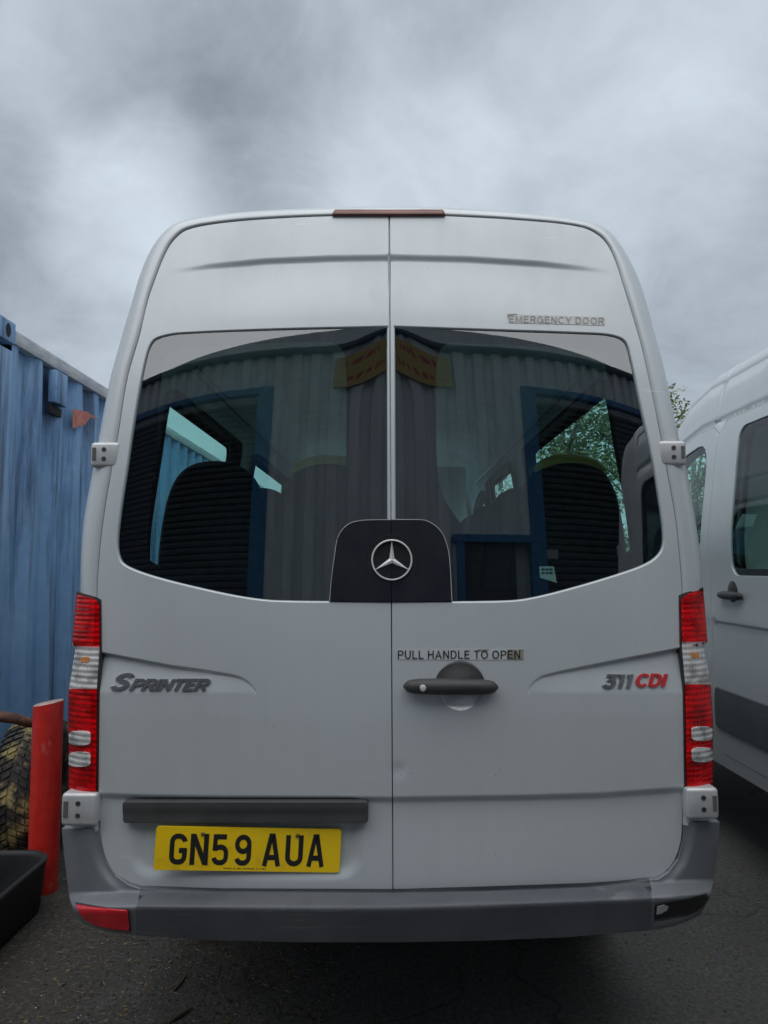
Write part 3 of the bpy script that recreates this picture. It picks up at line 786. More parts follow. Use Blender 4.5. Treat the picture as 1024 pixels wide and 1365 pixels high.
# glazing: toughened glass sags a little next to the door seam
def glassmap(off):
    def f(px, py):
        p = P(px, py); s = np.abs(px-522)
        p[..., 1] += off-0.010*np.exp(-(s/42.0)**2)*S((560-np.asarray(py))/130)*((560-np.asarray(py))/130)*0.5
        return p
    return f
def shrink(poly, d):
    P_ = np.asarray(poly, float); q = np.roll(P_, -1, 0)-np.roll(P_, 1, 0); n = np.stack([q[:, 1], -q[:, 0]], 1); n /= np.maximum(np.linalg.norm(n, axis=1, keepdims=True), 1e-9)
    a = 0.5*np.sum(P_[:, 0]*np.roll(P_[:, 1], -1)-np.roll(P_[:, 0], -1)*P_[:, 1])
    return P_-n*d*(1 if a > 0 else -1)
clearL = dense(np.array([(236, 464), (300, 458), (380, 454.5), (432, 453.5), (447, 456), (456, 464), (460.5, 480), (461.5, 520), (461.5, 580), (460, 630), (452, 662), (439, 682), (427, 700), (420, 722), (417, 745), (417, 778), (405, 784), (375, 784), (330, 780), (270, 769), (215, 755), (199, 748), (194, 732), (196, 700), (203, 620), (209, 545), (213, 500), (218, 474), (224, 467), (236, 464)]), 4)[:-1]
clearR = dense(np.array([(597, 455), (650, 456), (720, 459), (775, 463), (798, 468), (806, 476), (812, 500), (822, 560), (833, 630), (842, 690), (845, 722), (842, 733), (830, 741), (790, 754), (740, 769), (690, 781), (650, 785), (632, 783), (627, 776), (627, 745), (624, 720), (616, 700), (604, 682), (592, 662), (584, 630), (582, 580), (582, 520), (583, 480), (588, 464), (597, 455)]), 4)[:-1]
for GLp, DO, clr in ((GLl, DL, clearL), (GLr, DR, clearR)):
    g = shrink(GLp, 0.6)
    panel('window_pane', g, glassmap(0.0075), RGLASS, DO, 9.0, lip=[(0, 0.001, 0.5), (0, 0.003, 1), (0, 0.004, 1)], bres=5, e=0.8)
    panel('window_border', shrink(GLp, -0.5), glassmap(0.0135), FRIT, DO, 10.0, holes=[clr], lip=[(0, 0.001, .5), (0, 0.002, 1), (0, 0.003, 1)], bres=5, e=0.8)
# pale weather strip in the gap between the doors
for (ya, yb, m, wd_) in ((288, 432, SEAL, 0.85), (432, 693, SEAL, 0.75), (806, 1188, GAP, 1.2)):
    sh_ = -0.7 if m is SEAL else 0
    pl = np.array([(SEAMX(ya)-wd_+sh_, ya), (SEAMX(ya)+wd_+sh_, ya), (SEAMX(yb)+wd_+sh_, yb), (SEAMX(yb)-wd_+sh_, yb)])
    panel('weather_strip', pl, (lambda px, py: P(px, py, 0.004)) if m is SEAL else (lambda px, py: P(px, py, 0.016)), m, van, 12, lip=[(0.0005, 0.0005, .6), (0.001, 0.003, 1), (0.001, 0.01, 1)], bres=8)
pl = np.array([(SEAMX(286)-6, 286), (SEAMX(286)+6, 286), (SEAMX(1190)+6, 1190), (SEAMX(1190)-6, 1190)])
panel('door_seal', pl, lambda px, py: P(px, py, 0.019), GAP, van, 14, bres=10)

# --- emblem cover and the three-pointed star
cov = np.array([(439.5, 801), (441.5, 775), (445, 748), (449, 721), (453, 711), (459, 703), (466, 698), (473, 695.4), (486, 693.4), (521.2, 692.8)])
covR = np.array([(522.8, 692.6), (562.6, 693), (572, 695.6), (582, 702), (588, 708.5), (592, 715), (598, 734.5), (600.5, 760), (602.6, 801)])
for side, (c, DO) in enumerate(((cov, DL), (covR, DR))):
    cc = dense(c, 5)
    closed = np.vstack([cc, [(SEAMX(802)-0.9, 802.2)] if side == 0 else [(SEAMX(802)+0.9, 802.2)]])
    o = panel('emblem_cover', closed, lambda px, py: P(px, py, -0.004), COVERP, DO, 8, lip=[(0.001, 0.001, .5), (0.0018, 0.003, 1), (0.0018, 0.012, 1)], bres=4)
    bm = bmesh.new()
    tube(bm, [tuple(P1(x, y, -0.0035)) for x, y in cc], 0.0011, 6)
    from_bm('cover_trim', bm, SEAL, DO)
ec = P1(522.5, 746.5, -0.006); ER = Matrix.Translation(ec) @ Matrix.Rotation(R(90), 4, 'X')
px2m = 2.0/F
bm = bmesh.new(); lathe(bm, [(0.0, -0.002), (29*px2m, -0.002), (33*px2m, 0.001), (33.5*px2m, -0.004), (33.5*px2m, -0.012)], 56, ER); disc = from_bm('emblem', bm, BLK, DL)
bm = bmesh.new()
lathe(bm, [(26.2*px2m+0.0026*math.cos(a), 0.003+0.004*math.sin(a)) for a in np.linspace(0, 2*math.pi, 10, endpoint=False)], 72, ER, True)
tip, inr = 26.2*px2m, 5.2*px2m
cv_ = bm.verts.new(ER @ Vector((0, 0, 0.011)))
ring_ = []
for k in range(6):
    a = R(90+60*k); r = tip if k % 2 == 0 else inr*0.78
    ring_.append(bm.verts.new(ER @ Vector((r*math.cos(a), r*math.sin(a), 0.003))))
for k in range(6): bm.faces.new((cv_, ring_[k], ring_[(k+1) % 6]))
from_bm('emblem_star', bm, CHROME, DL, angle=15)

# --- lettering
def arcp(cx, cy, rx, ry, a0, a1, n=10): return [(cx+rx*math.cos(R(a)), cy+ry*math.sin(R(a))) for a in np.linspace(a0, a1, n)]
def stroke(line, hw):
    l = np.array(line, float); keep = [0]+[i for i in range(1, len(l)) if np.linalg.norm(l[i]-l[i-1]) > 1e-3]; l = l[keep]
    L_, R_ = [], []
    for i in range(len(l)):
        d0 = l[i]-l[i-1] if i else l[1]-l[0]; d1 = l[i+1]-l[i] if i < len(l)-1 else d0
        d0 = d0/np.linalg.norm(d0); d1 = d1/np.linalg.norm(d1)
        n0 = np.array([-d0[1], d0[0]]); n1 = np.array([-d1[1], d1[0]]); n = n0+n1; n /= np.linalg.norm(n); k = 1/max(0.55, n @ n0)
        L_.append(l[i]+n*hw*k); R_.append(l[i]-n*hw*k)
    return L_, R_
# centre lines of grotesque capitals on a grid 50 wide and 79 high
CAP = {
 'P': (46, [[(6, 0), (6, 74), (26, 74)]+arcp(26, 55.5, 18, 18.5, 90, -90)+[(6, 37)]]),
 'R': (48, [[(6, 0), (6, 74), (28, 74)]+arcp(28, 56, 17, 18, 90, -90)+[(6, 38)], [(28, 38), (45, 0)]]),
 'U': (50, [[(6, 79), (6, 24)]+arcp(25, 24, 19, 19, 180, 360, 14)+[(44, 79)]]),
 'L': (40, [[(6, 79), (6, 5), (40, 5)]]),
 'H': (50, [[(6, 0), (6, 79)], [(44, 0), (44, 79)], [(6, 41), (44, 41)]]),
 'A': (52, [[(3, 0), (26, 76), (49, 0)], [(11, 26), (41, 26)]]),
 'N': (50, [[(6, 0), (6, 79)], [(44, 79), (44, 0)], [(6, 76), (44, 3)]]),
 'D': (50, [[(6, 5), (6, 74), (24, 74)]+arcp(24, 39.5, 21, 34.5, 90, -90, 14)+[(6, 5)]]),
 'E': (44, [[(42, 74), (6, 74), (6, 5), (43, 5)], [(6, 41), (39, 41)]]),
 'T': (46, [[(23, 0), (23, 74)], [(1, 74), (45, 74)]]),
 'O': (56, [arcp(28, 39.5, 23, 35, 0, 360, 28)]),
 'M': (58, [[(6, 0), (6, 76)], [(52, 76), (52, 0)], [(6, 76), (29, 6), (52, 76)]]),
 'G': (54, [arcp(28, 39.5, 23, 35, 42, 360, 24), [(51, 6), (51, 40), (30, 40)]]),
 'C': (52, [arcp(28, 39.5, 23, 35, 42, 318, 22)]),
 'Y': (48, [[(24, 0), (24, 34), (3, 79)], [(24, 34), (45, 79)]]),
 'I': (14, [[(7, 0), (7, 79)]]),
 'S': (48, [arcp(24, 57, 18, 17.5, 20, 180, 10)+[(8, 50), (18, 43), (32, 38)]+arcp(24, 21, 19, 17, 40, -165, 14)]),
 '3': (46, [[(4, 72), (42, 72), (24, 46)]+arcp(22, 25, 20, 21, 80, -160, 14)]),
 '1': (26, [[(2, 70), (18, 70), (18, 0)]])}
def place_text(name, txt, x0, x1, ybase, ytop, parent, m, depth, off, shear=0.0, hw=5.0, tilt=0.0, mapf=P, gap=11, space=24, each=False):
    """lettering fitted to a box on the door: x0..x1 wide, capitals from ybase up to ytop, standing proud by depth"""
    polys = []; x = 0.0; owner = []
    for ci, ch in enumerate(txt):
        if ch == ' ': x += space; continue
        w, ls = CAP[ch]
        for ln in ls:
            L_, R_ = stroke(ln, hw); owner.append(ci)
            polys.append([[(p[0]+x+shear*p[1], p[1]) for p in L_], [(p[0]+x+shear*p[1], p[1]) for p in R_]])
        x += w+gap
    allx = [q[0] for a in polys for l in a for q in l]; ax, bx = min(allx), max(allx)
    bm = bmesh.new()
    for k, (L_, R_) in enumerate(polys):
        if each and k and owner[k] != owner[k-1]: from_bm(name, bm, m, parent, smooth=False); bm = bmesh.new()
        def pt(q, d):
            px = x0+(q[0]-ax)/(bx-ax)*(x1-x0); py = ybase+q[1]/79.0*(ytop-ybase)+tilt*(px-x0)
            p = mapf(np.array([px]), np.array([py]))[0]; return bm.verts.new((p[0], p[1]+off-d, p[2]))
        d = depth+0.00012*(k % 4)
        a = [pt(q, d) for q in L_]; b = [pt(q, d) for q in R_]; a0 = [pt(q, 0) for q in L_]; b0 = [pt(q, 0) for q in R_]
        for i in range(len(a)-1):
            bm.faces.new((a[i], b[i], b[i+1], a[i+1])); bm.faces.new((a0[i], a[i], a[i+1], a0[i+1])); bm.faces.new((b[i], b0[i], b0[i+1], b[i+1]))
        for i in (0, -1): bm.faces.new((a[i], a0[i], b0[i], b[i]))
    return from_bm(name, bm, m, parent, smooth=False)
dm = doormap()
place_text('badge_letter', 'S', 147.5, 178, 919, 898.2, DL, BADGE, 0.005, -0.0005, 0.36, 8.0, mapf=dm)
place_text('badge_letter', 'PRINTER', 172, 280.5, 920, 905.4, DL, BADGE, 0.005, -0.0005, 0.34, 8.2, mapf=dm, gap=6, each=True)
place_text('badge_letter', '311', 803, 845.5, 916.5, 899.3, DR, BADGE, 0.005, -0.0005, 0.22, 8.6, mapf=dm, gap=8, each=True)
place_text('badge_letter', 'CDI', 848, 891.5, 915, 898.8, DR, REDBADGE, 0.005, -0.0005, 0.22, 8.2, mapf=dm, gap=8, each=True)
# notices: old film strips, part of the film browned and lifted
FILM = mat('clear_film', (0.55, 0.57, 0.57), 0.45, 0.15, build=mottled((0.55, 0.58, 0.60), (0.60, 0.635, 0.655), 30, 4))
BROWN = mat('browned_film', (0.26, 0.23, 0.19), 0.6, build=mottled((0.22, 0.20, 0.165), (0.33, 0.30, 0.26), 60, 5))
PALEFILM = mat('aged_film', (0.44, 0.43, 0.39), 0.5, build=mottled((0.59, 0.60, 0.58), (0.68, 0.69, 0.67), 50, 5))
PALEINK = mat('bleached_ink', (0.36, 0.355, 0.34), 0.6)
FLIP = [(0, 0.0003, .5), (0, 0.0006, 1), (0, 0.0009, 1)]
film = panel('notice', np.array([(529, 865.5), (640, 865), (698.5, 865.2), (698, 879.4), (600, 879.6), (529.5, 879)]), doormap(-0.0012), FILM, DR, 8, lip=FLIP)
panel('film_patch', np.array([(676, 865.6), (698.2, 865.6), (697.6, 879.2), (675.5, 879)]), doormap(-0.0018), BROWN, DR, 8, lip=FLIP)
panel('film_patch', np.array([(636, 865.3), (652, 865.4), (648, 869.5), (641, 868.5)]), doormap(-0.0018), BROWN, DR, 8, lip=FLIP)
place_text('notice_lettering', 'PULL HANDLE TO OPEN', 530.5, 693.5, 878, 867, DR, BLK, 0.0003, -0.0022, hw=4.6, mapf=dm)
panel('notice', np.array([(677, 419.5), (690, 419), (806, 422.5), (807, 434), (740, 432), (678.5, 430.5)]), doormap(-0.0012), PALEFILM, DR, 8, lip=FLIP)
panel('film_patch', np.array([(676.6, 418.8), (690, 418.4), (689, 419.6), (678.2, 420.6), (678.6, 423.5), (677, 423.5)]), doormap(-0.0016), BROWN, DR, 8, lip=FLIP)
place_text('notice_lettering', 'EMERGENCY DOOR', 679, 805, 429.6, 420.6, DR, PALEINK, 0.0003, -0.0022, hw=3.6, tilt=0.023, mapf=dm)

# --- number plate
LAMPB = mat('grey_lamp_bar', (0.05, 0.053, 0.053), 0.6, build=mottled((0.042, 0.045, 0.045), (0.06, 0.063, 0.063), 9, 6, 0.5, 0.65, 0.2, 400))
lampbar = panel('plate_lamp_bar', rrect(167, 1067.5, 489.5, 1094, 3), lambda px, py: (lambda p: (p.__setitem__((..., 1), p[..., 1]-0.014-0.004*S((1086-py)/14)), p)[1])(P(px, py)), LAMPB, DL, 8,
                lip=[(0.002, 0.002, .5), (0.003, 0.008, 1), (0.003, 0.05, 1)])
pc = np.array([(209, 1101), (455.5, 1105), (452.5, 1162.8), (205, 1159)])
PC3 = at(pc[:, 0], pc[:, 1], 1.992)
def plate(u, v, d=0.0):
    """u 0..520, v 0..111 (mm, v up)"""
    s, t = u/520.0, 1-v/111.0
    p = (1-t)*((1-s)*PC3[0]+s*PC3[1])+t*((1-s)*PC3[3]+s*PC3[2])
    return Vector((p[0], p[1]-d, p[2]))
bm = bmesh.new(); prism(bm, [tuple(q) for q in rrect(0, 0, 520, 111, 8)], lambda u, v: plate(u, v, 0.003), lambda u, v: plate(u, v, -0.001))
SCREWM0 = mat('plate_small_ink', (0.20, 0.13, 0.02), 0.6)
NP = from_bm('number_plate', bm, YEL, DL, smooth=False)
def arcp(cx, cy, rx, ry, a0, a1, n=10): return [(cx+rx*math.cos(R(a)), cy+ry*math.sin(R(a))) for a in np.linspace(a0, a1, n)]
W_, H_ = 1.0, 1.0
st = 0.135   # stroke half width (in character widths)
GL_ = {   # centre lines on a 50 x 79 grid
 'G': [arcp(25, 57, 18, 15, 5, 90)+arcp(22, 57, 15, 15, 90, 180)+arcp(22, 22, 15, 15, 180, 270)+arcp(28, 22, 15, 15, 270, 360)+[(43, 36), (27, 36)]],
 'N': [[(7, 0), (7, 79)], [(43, 0), (43, 79)], [(8.5, 76), (41.5, 3)]],
 '5': [[(43, 72), (10, 72), (9, 43)]+arcp(24, 32, 18, 14, 130, 90, 4)+arcp(28, 30, 15, 16, 90, 0)+arcp(28, 22, 15, 15, 0, -90)+arcp(22, 22, 15, 15, -90, -170)],
 '9': [arcp(25, 54, 18, 18, 0, 360, 26), [(43, 54)]+arcp(27, 23, 16, 16, 0, -90)+arcp(22, 22, 15, 15, -90, -165)],
 'A': [[(5, 0), (22, 76), (28, 76), (45, 0)], [(11.5, 22), (38.5, 22)]],
 'U': [[(7, 79), (7, 24)]+arcp(25, 24, 18, 17, 180, 360, 16)+[(43, 79)]]}
def stroke(line, hw):
    l = np.array(line, float); keep = [0]+[i for i in range(1, len(l)) if np.linalg.norm(l[i]-l[i-1]) > 1e-3]; l = l[keep]
    L_, R_ = [], []
    for i in range(len(l)):
        d0 = l[i]-l[i-1] if i else l[1]-l[0]; d1 = l[i+1]-l[i] if i < len(l)-1 else d0
        d0 = d0/np.linalg.norm(d0); d1 = d1/np.linalg.norm(d1)
        n0 = np.array([-d0[1], d0[0]]); n1 = np.array([-d1[1], d1[0]]); n = n0+n1; n /= np.linalg.norm(n); k = 1/max(0.55, n @ n0)
        L_.append(l[i]+n*hw*k); R_.append(l[i]-n*hw*k)
    return L_, R_
for ch, u0, u1 in (('G', 41, 91), ('N', 99, 151), ('5', 160, 207), ('9', 224, 271), ('A', 304, 352), ('U', 366, 416), ('A', 428, 474)):
    bm = bmesh.new(); sx = (u1-u0)/50.0; sy = 80/79.0; z = 0
    for ln in GL_[ch]:
        L_, R_ = stroke(ln, 6.6); z += 1
        a = [bm.verts.new(plate(u0+p[0]*sx, 14+p[1]*sy, 0.0034+z*0.00015)) for p in L_]; b = [bm.verts.new(plate(u0+p[0]*sx, 14+p[1]*sy, 0.0034+z*0.00015)) for p in R_]
        for i in range(len(a)-1): bm.faces.new((a[i], b[i], b[i+1], a[i+1]))
    from_bm('plate_character', bm, BLK, NP, smooth=False)
bm = bmesh.new(); u = 196
while u < 312:
    w = random.uniform(2.2, 3.6)
    bm.faces.new([bm.verts.new(plate(a, c, 0.0034)) for a, c in ((u, 5.2), (u+w, 5.2), (u+w, 8.6), (u, 8.6))]); u += w+random.choice((1.2, 1.2, 1.2, 4.5))
tag(from_bm('plate_small_print', bm, SCREWM0, NP, smooth=False), kind='stuff')
SCREW = mat('screw_head', (0.16, 0.12, 0.05), 0.5, 0.4)
for u in (132, 398):
    bm = bmesh.new(); lathe(bm, [(0.0, 0.003), (0.004, 0.003), (0.0055, 0.001), (0.0055, -0.001)], 12, Matrix.Translation(plate(u, 93, 0.004)) @ Matrix.Rotation(R(90), 4, 'X')); from_bm('screw', bm, SCREW, NP)

# --- rear handle: bar with a dome above it
bm = bmesh.new()
n = 25
bar = [(-1+2*i/(n-1)) for i in range(n)]
pts = [P1(601+63*t, 915.5+0.6*t, -0.016-0.012*(1-t*t)) for t in bar]
rad = [(0.004+0.0175*max(0, 1-abs(t)**7)**0.5*(1-0.12*t*t)) for t in bar]
tube(bm, [tuple(p) for p in pts], rad, 14)
dome = [(580+0, 913)]+[(612+31*math.cos(R(a)), 911-28*math.sin(R(a))) for a in np.linspace(180, 0, 21)]
H = from_bm('door_handle', bm, HANDLEP, DR)
cup = np.array([(581, 912)]+[(613+32*math.cos(R(a)), 912-28.5*math.sin(R(a))) for a in np.linspace(180, 0, 25)]+[(645, 912)])
panel('handle_cover', cup, lambda px, py: P(px, py)+np.stack([0*px, -0.004-0.016*S(1-np.hypot(px-613, (py-914))/34), 0*px], -1), HANDLEP, H, 4, lip=[(0.0015, 0.001, .5), (0.002, 0.004, 1), (0.002, 0.012, 1)], bres=3, e=.6)
bowl = np.array([(585, 912), (641, 912)]+[(613+29*math.cos(R(a)), 914+33.5*math.sin(R(a))) for a in np.linspace(0, 180, 25)])
CUPM = mat('skylit_silver_cup', (0.92, 0.93, 0.94), 0.3, 0.35)  # sky light on the upturned cup is put into this paler colour
panel('handle_cup', bowl, lambda px, py: doormap(-0.0005)(px, py)+np.stack([0*px, 0.017*np.clip(1-(np.hypot(px-613, (py-914)*.98)/33.0)**2, 0, 1)-0.05*(1-S((np.hypot(px-614, py-914)-19)/14)), 0*px], -1), CUPM, H, 3, lip=[(0.0005, 0.0005, .5), (0.001, 0.002, 1), (0.001, 0.004, 1)], bres=2.5, e=.5)
lk = P1(564, 917.5, -0.0485)
bm = bmesh.new(); lathe(bm, [(0.0, 0.004), (0.005, 0.004), (0.0075, 0.003), (0.0085, 0.0), (0.0085, -0.012)], 20, Matrix.Translation(lk) @ Matrix.Rotation(R(90), 4, 'X')); from_bm('key_lock', bm, CHROME, H)

# --- high brake lamp on the roof edge
rl = np.array([(444, 287), (447, 281), (452, 276.5), (470, 275), (521, 273.5), (570, 275), (586, 276.5), (590, 281), (592.5, 287)])
lampmap = lambda px, py: (lambda p: (p.__setitem__((..., 1), p[..., 1]-0.012+0.03*S((283-py)/9)), p)[1])(P(px, py))
panel('brake_light', rl, lampmap, OLDLENS, van, 5, lip=[(0.001, 0.001, .5), (0.003, 0.006, 1), (0.003, 0.05, 1)], bres=4, e=.6)

# --- tail lights on the corners
LOUT = np.array([(760, 105), (790, 101.3), (859, 95.3), (862, 99), (866, 99.5), (918, 90.8), (960, 90.5), (1055, 90.5), (1100, 90.5)])
LIN = np.array([(760, 133), (800, 134), (867, 134.5), (918, 131.5), (1055, 130), (1100, 130)])
ROUT = np.array([(760, 937), (784, 938.5), (856, 944), (860, 939), (866, 940), (913, 948.5), (960, 951), (1048, 951.5), (1100, 951.5)])
RIN = np.array([(760, 910), (794, 906), (862, 907.5), (913, 911.5), (1048, 913.5), (1100, 913)])
def corner(side, off):
    I_, O_ = (LIN, LOUT) if side < 0 else (RIN, ROUT)
    def f(px, py):
        px = np.asarray(px, float); py = np.asarray(py, float)
        xi = np.interp(py, I_[:, 0], I_[:, 1]); xo = np.interp(py, O_[:, 0], O_[:, 1])
        s = np.clip((px-xi)/(xo-xi), -0.1, 1.05)
        y, d = ydepth(px*0+xi, py); dd = dirs(px, py)
        y = y+HB*1.0*(1-np.sqrt(np.maximum(1-(0.9*np.clip(s, 0, 1.05))**2, 0.02)))+off
        return np.stack([dd[..., 0]*y, y, CZ+dd[..., 2]*y], -1)
    return f
LL = [(0.001, 0.001, .5), (0.0015, 0.004, 1), (0.0015, 0.06, 1)]
def lamp_poly(side, ya, yb, a=0.0, b=1.0, r=0, top=None):
    I_, O_ = (LIN, LOUT) if side < 0 else (RIN, ROUT)
    ys = np.linspace(ya, yb, max(3, int((yb-ya)/5)))
    xi = np.interp(ys, I_[:, 0], I_[:, 1]); xo = np.interp(ys, O_[:, 0], O_[:, 1])
    p = [(xi[k]+(xo[k]-xi[k])*a, ys[k]) for k in range(len(ys))]; q = [(xi[k]+(xo[k]-xi[k])*b, ys[k]) for k in range(len(ys))]
    return p, q
for side in (-1, 1):
    dy = 0 if side < 0 else -6
    hous_p, hous_q = lamp_poly(side, 800+dy, 1058+dy, -0.02, 0.97)
    if side < 0: hp = [(101.5, 789), (127, 796)]+hous_p+hous_q[::-1]
    else: hp = [(938, 783.5), (915, 790)]+hous_p+hous_q[::-1]
    tl = panel('tail_light', np.array(hp), corner(side, -0.002), BLACKP, van, 7, lip=LL, bres=4, e=.6)
    tl['label'] = 'tail light on the left corner' if side < 0 else 'tail light on the right corner'
    def seg(nm, ya, yb, a, b, m, off, topcut=None, rnd=False):
        p, q = lamp_poly(side, ya+dy, yb+dy, a, b)
        poly = np.array(p+q[::-1])
        if topcut: poly = np.array(topcut+p+q[::-1])
        if rnd: poly = smooth_poly(poly, 2, True)
        panel(nm, poly, corner(side, off), m, tl, 5, lip=[(0.0008, 0.0008, .5), (0.0012, 0.003, 1), (0.0012, 0.006, 1)], bres=3, e=.5)
    seg('red_lens', 808, 861, 0.07, 0.985, REDLENS, -0.008, [(102, 791.5), (124, 797.5), (129.5, 801.5)] if side < 0 else [(937.3, 786.2), (918, 791), (911.5, 795.5)])
    seg('reflector_bowl', 808, 1054, 0.075, 0.97, REFLECTOR, -0.0035, [(102.5, 793), (123, 798.5), (129, 802.5)] if side < 0 else [(936.8, 787.5), (918.5, 792), (912, 796.5)])
    seg('clear_lens', 864, 917, 0.10, 0.96, CLEARLENS, -0.008)
    seg('amber_bulb', 876, 883, 0.42, 0.72, AMBER, -0.0055, rnd=True)
    seg('red_lens', 919, 1054, 0.07, 0.985, REDLENS, -0.008)
    seg('reversing_lens', 975, 993.5, 0.27, 0.975, REFLECTOR, -0.0105, rnd=True); seg('lens_cover', 974, 994.5, 0.25, 0.98, CLEARLENS, -0.0125, rnd=True)
    seg('fog_lens', 1003, 1022, 0.27, 0.975, REFLECTOR, -0.0105, rnd=True); seg('lens_cover', 1002, 1023, 0.25, 0.98, CLEARLENS, -0.0125, rnd=True)

# --- hinges
SLOTM = mat('hinge_slot_grey', (0.11, 0.11, 0.11), 0.7)
def hinge(px0, px1, py0, py1, yoff, wrap, lower=False):
    c = at(np.array([px0, px1]), np.array([py0, py1]), P1((px0+px1)/2, (py0+py1)/2)[1]+yoff)
    x0, x1 = sorted((c[0, 0], c[1, 0])); z1, z0 = c[0, 2], c[1, 2]; y = c[0, 1]
    s = 1 if x0 > 0 else -1
    bm = bmesh.new()
    box(bm, ((x0+x1)/2, y+0.055, (z0+z1)/2), (x1-x0, 0.11, z1-z0), 0.010, 3)
    h = from_bm('hinge', bm, HINGE, van)
    w = x1-x0
    for k, fz in ((0, 0.70), (1, 0.33)):
        bm = bmesh.new(); sx = (x0+x1)/2+s*w*0.02
        lathe(bm, [(0.0, 0.0008), (0.003, 0.0008), (0.0055, 0.0014), (0.0068, 0.0005), (0.0068, -0.004)], 14, Matrix.Translation((sx, y-0.0008, z0+(z1-z0)*fz)) @ Matrix.Rotation(R(90), 4, 'X')); from_bm('screw', bm, HANDLEP, h)
    bm = bmesh.new(); box(bm, ((x0+x1)/2+s*w*0.36, y-0.0006, (z0+z1)/2+0.002), (w*0.13, 0.004, (z1-z0)*0.5), 0.0015); from_bm('hinge_slot', bm, SLOTM, h, smooth=False)
    if lower: return
    # leaf on the door
    bm = bmesh.new(); lx = x0 if s > 0 else x1
    box(bm, (lx-s*0.014, y+0.026, (z0+z1)/2), (0.034, 0.02, (z1-z0)*1.08), 0.004, 2); from_bm('hinge_leaf', bm, HINGE, h)
hinge(120.5, 158, 589, 622.5, -0.012, -1); hinge(879, 916.5, 587, 620, -0.012, 1)
hinge(81.5, 128, 1058, 1102, -0.034, -1, True); hinge(915, 960, 1051, 1093, -0.034, 1, True)

# ------------------------------------------------------------------ bumper
low_line = np.array([(131.6, 1090), (133, 1116), (139, 1142), (152, 1165), (170, 1178.5), (187.5, 1183.5), (293, 1188), (524, 1189.5), (650, 1187), (780, 1182), (843, 1176), (876, 1171), (890, 1161), (903, 1144), (910.5, 1116), (911.5, 1085)], float)
low_line = dense(low_line, 6)
BLO = np.array([(1090, 81.5), (1108, 82), (1166, 88), (1196, 92), (1219, 99), (1232, 108), (1260, 120)])
BRO = np.array([(1080, 961), (1093, 960.8), (1172, 952), (1197, 947), (1215, 938), (1226, 925), (1260, 900)])
def bump_map(px, py):
    px = np.asarray(px, float); py = np.asarray(py, float)
    sh = np.interp(px, [82, 187, 524, 866, 955], [3, 0, 1, -11, -16])          # the ledge line follows the door bottom
    y, dd = ydepth(np.clip(px, 133, 910), py)
    dl = polydist(np.stack([px.ravel(), py.ravel()], 1), low_line).reshape(px.shape)
    wm = S((px-140)/44)*S((912-px)/44)
    pr = 0.016*(S(dl/17)*(1-wm)+wm)+0.078*S((py-(1186+sh))/24)-0.034*np.clip((py-(1213+sh))/40, 0, 1.2)
    cor = np.interp(px, [82, 180, 860, 960], [1, 0, 0, 1])
    pr = pr-0.02*cor*S((py-1190)/20)
    y = y-pr
    xo = np.where(px < 500, np.interp(py, BLO[:, 0], BLO[:, 1]), np.interp(py, BRO[:, 0], BRO[:, 1]))
    xi = np.where(px < 500, 150.0, 893.0)
    s = np.clip((px-xi)/(xo-xi), 0, 1.03)
    y = y+0.12*(1-np.sqrt(np.maximum(1-(0.9*s)**2, 0.02)))
    d = dirs(px, py)
    return np.stack([d[..., 0]*y, y, CZ+d[..., 2]*y], -1)
BL = [(0.002, 0.002, .5), (0.004, 0.008, 1), (0.004, 0.30, 1)]
cen = np.array([(187.5, 1186.3), (293, 1189.8), (524, 1191.3), (650, 1189), (780, 1184), (843, 1178), (866, 1174.8), (868.5, 1190), (867, 1240), (760, 1249), (640, 1254), (524, 1256), (400, 1256), (290, 1253.5), (182.5, 1247), (182, 1210)])
mid = np.vstack([along(np.array([(190, 1190), (524, 1194), (860, 1180)]), (0, 4, 8, 12, 16, 20, 24, 28, 32), 8)])
bum = panel('bumper', cen, bump_map, BPLAST, van, 9, extra=[p for p in mid], lip=BL, bres=5, e=.8)
cl = np.array([(82.5, 1105.5), (85, 1135), (88.5, 1166), (92.5, 1196), (99.6, 1219), (111, 1232), (140, 1241), (181, 1246.8), (180.6, 1210), (186.3, 1186.5), (171, 1181.2), (153, 1168.5), (140, 1149), (134.2, 1125), (130.5, 1105.5)])
cr = np.array([(959.8, 1097), (956, 1140), (951.5, 1172), (946.5, 1197), (934, 1220), (901, 1234.5), (868.5, 1240), (870, 1190), (867.5, 1174.5), (878, 1173.8), (892.5, 1163.8), (905.5, 1145.5), (912.5, 1117), (913.5, 1097)])
bcl = panel('bumper_corner', cl, bump_map, BPAINT, van, 4, lip=BL, bres=3, e=.8); bcr = panel('bumper_corner', cr, bump_map, BPAINT, van, 4, lip=BL, bres=3, e=.8)
bcl['label'] = 'left bumper corner with red reflector'; bcr['label'] = 'right bumper corner, reflector missing from its slot'
def bm_off(o): return lambda px, py: bump_map(px, py)+np.stack([0*px, 0*px+o, 0*px], -1)
rf = np.array([(101, 1201.5), (125, 1206), (150, 1210), (172, 1211.5), (175, 1241), (150, 1238.5), (128, 1233), (113, 1225), (106, 1215)])
panel('reflector_frame', rf, bm_off(-0.004), BLACKP, bcl, 5, lip=FLIP, bres=4)
c_ = rf.mean(0); panel('reflector', c_+(rf-c_)*np.array([0.95, 0.88]), bm_off(-0.009), REFL, bcl, 5, lip=[(0.0008, 0.001, .5), (0.0012, 0.003, 1), (0.0012, 0.006, 1)], bres=4)
slot = np.array([(873, 1206), (892, 1202), (920, 1197), (941, 1190), (944, 1197), (936, 1209), (915, 1217), (890, 1222), (872.5, 1225)])
panel('reflector_slot', slot, bm_off(-0.003), BLK, bcr, 5, lip=FLIP, bres=4)
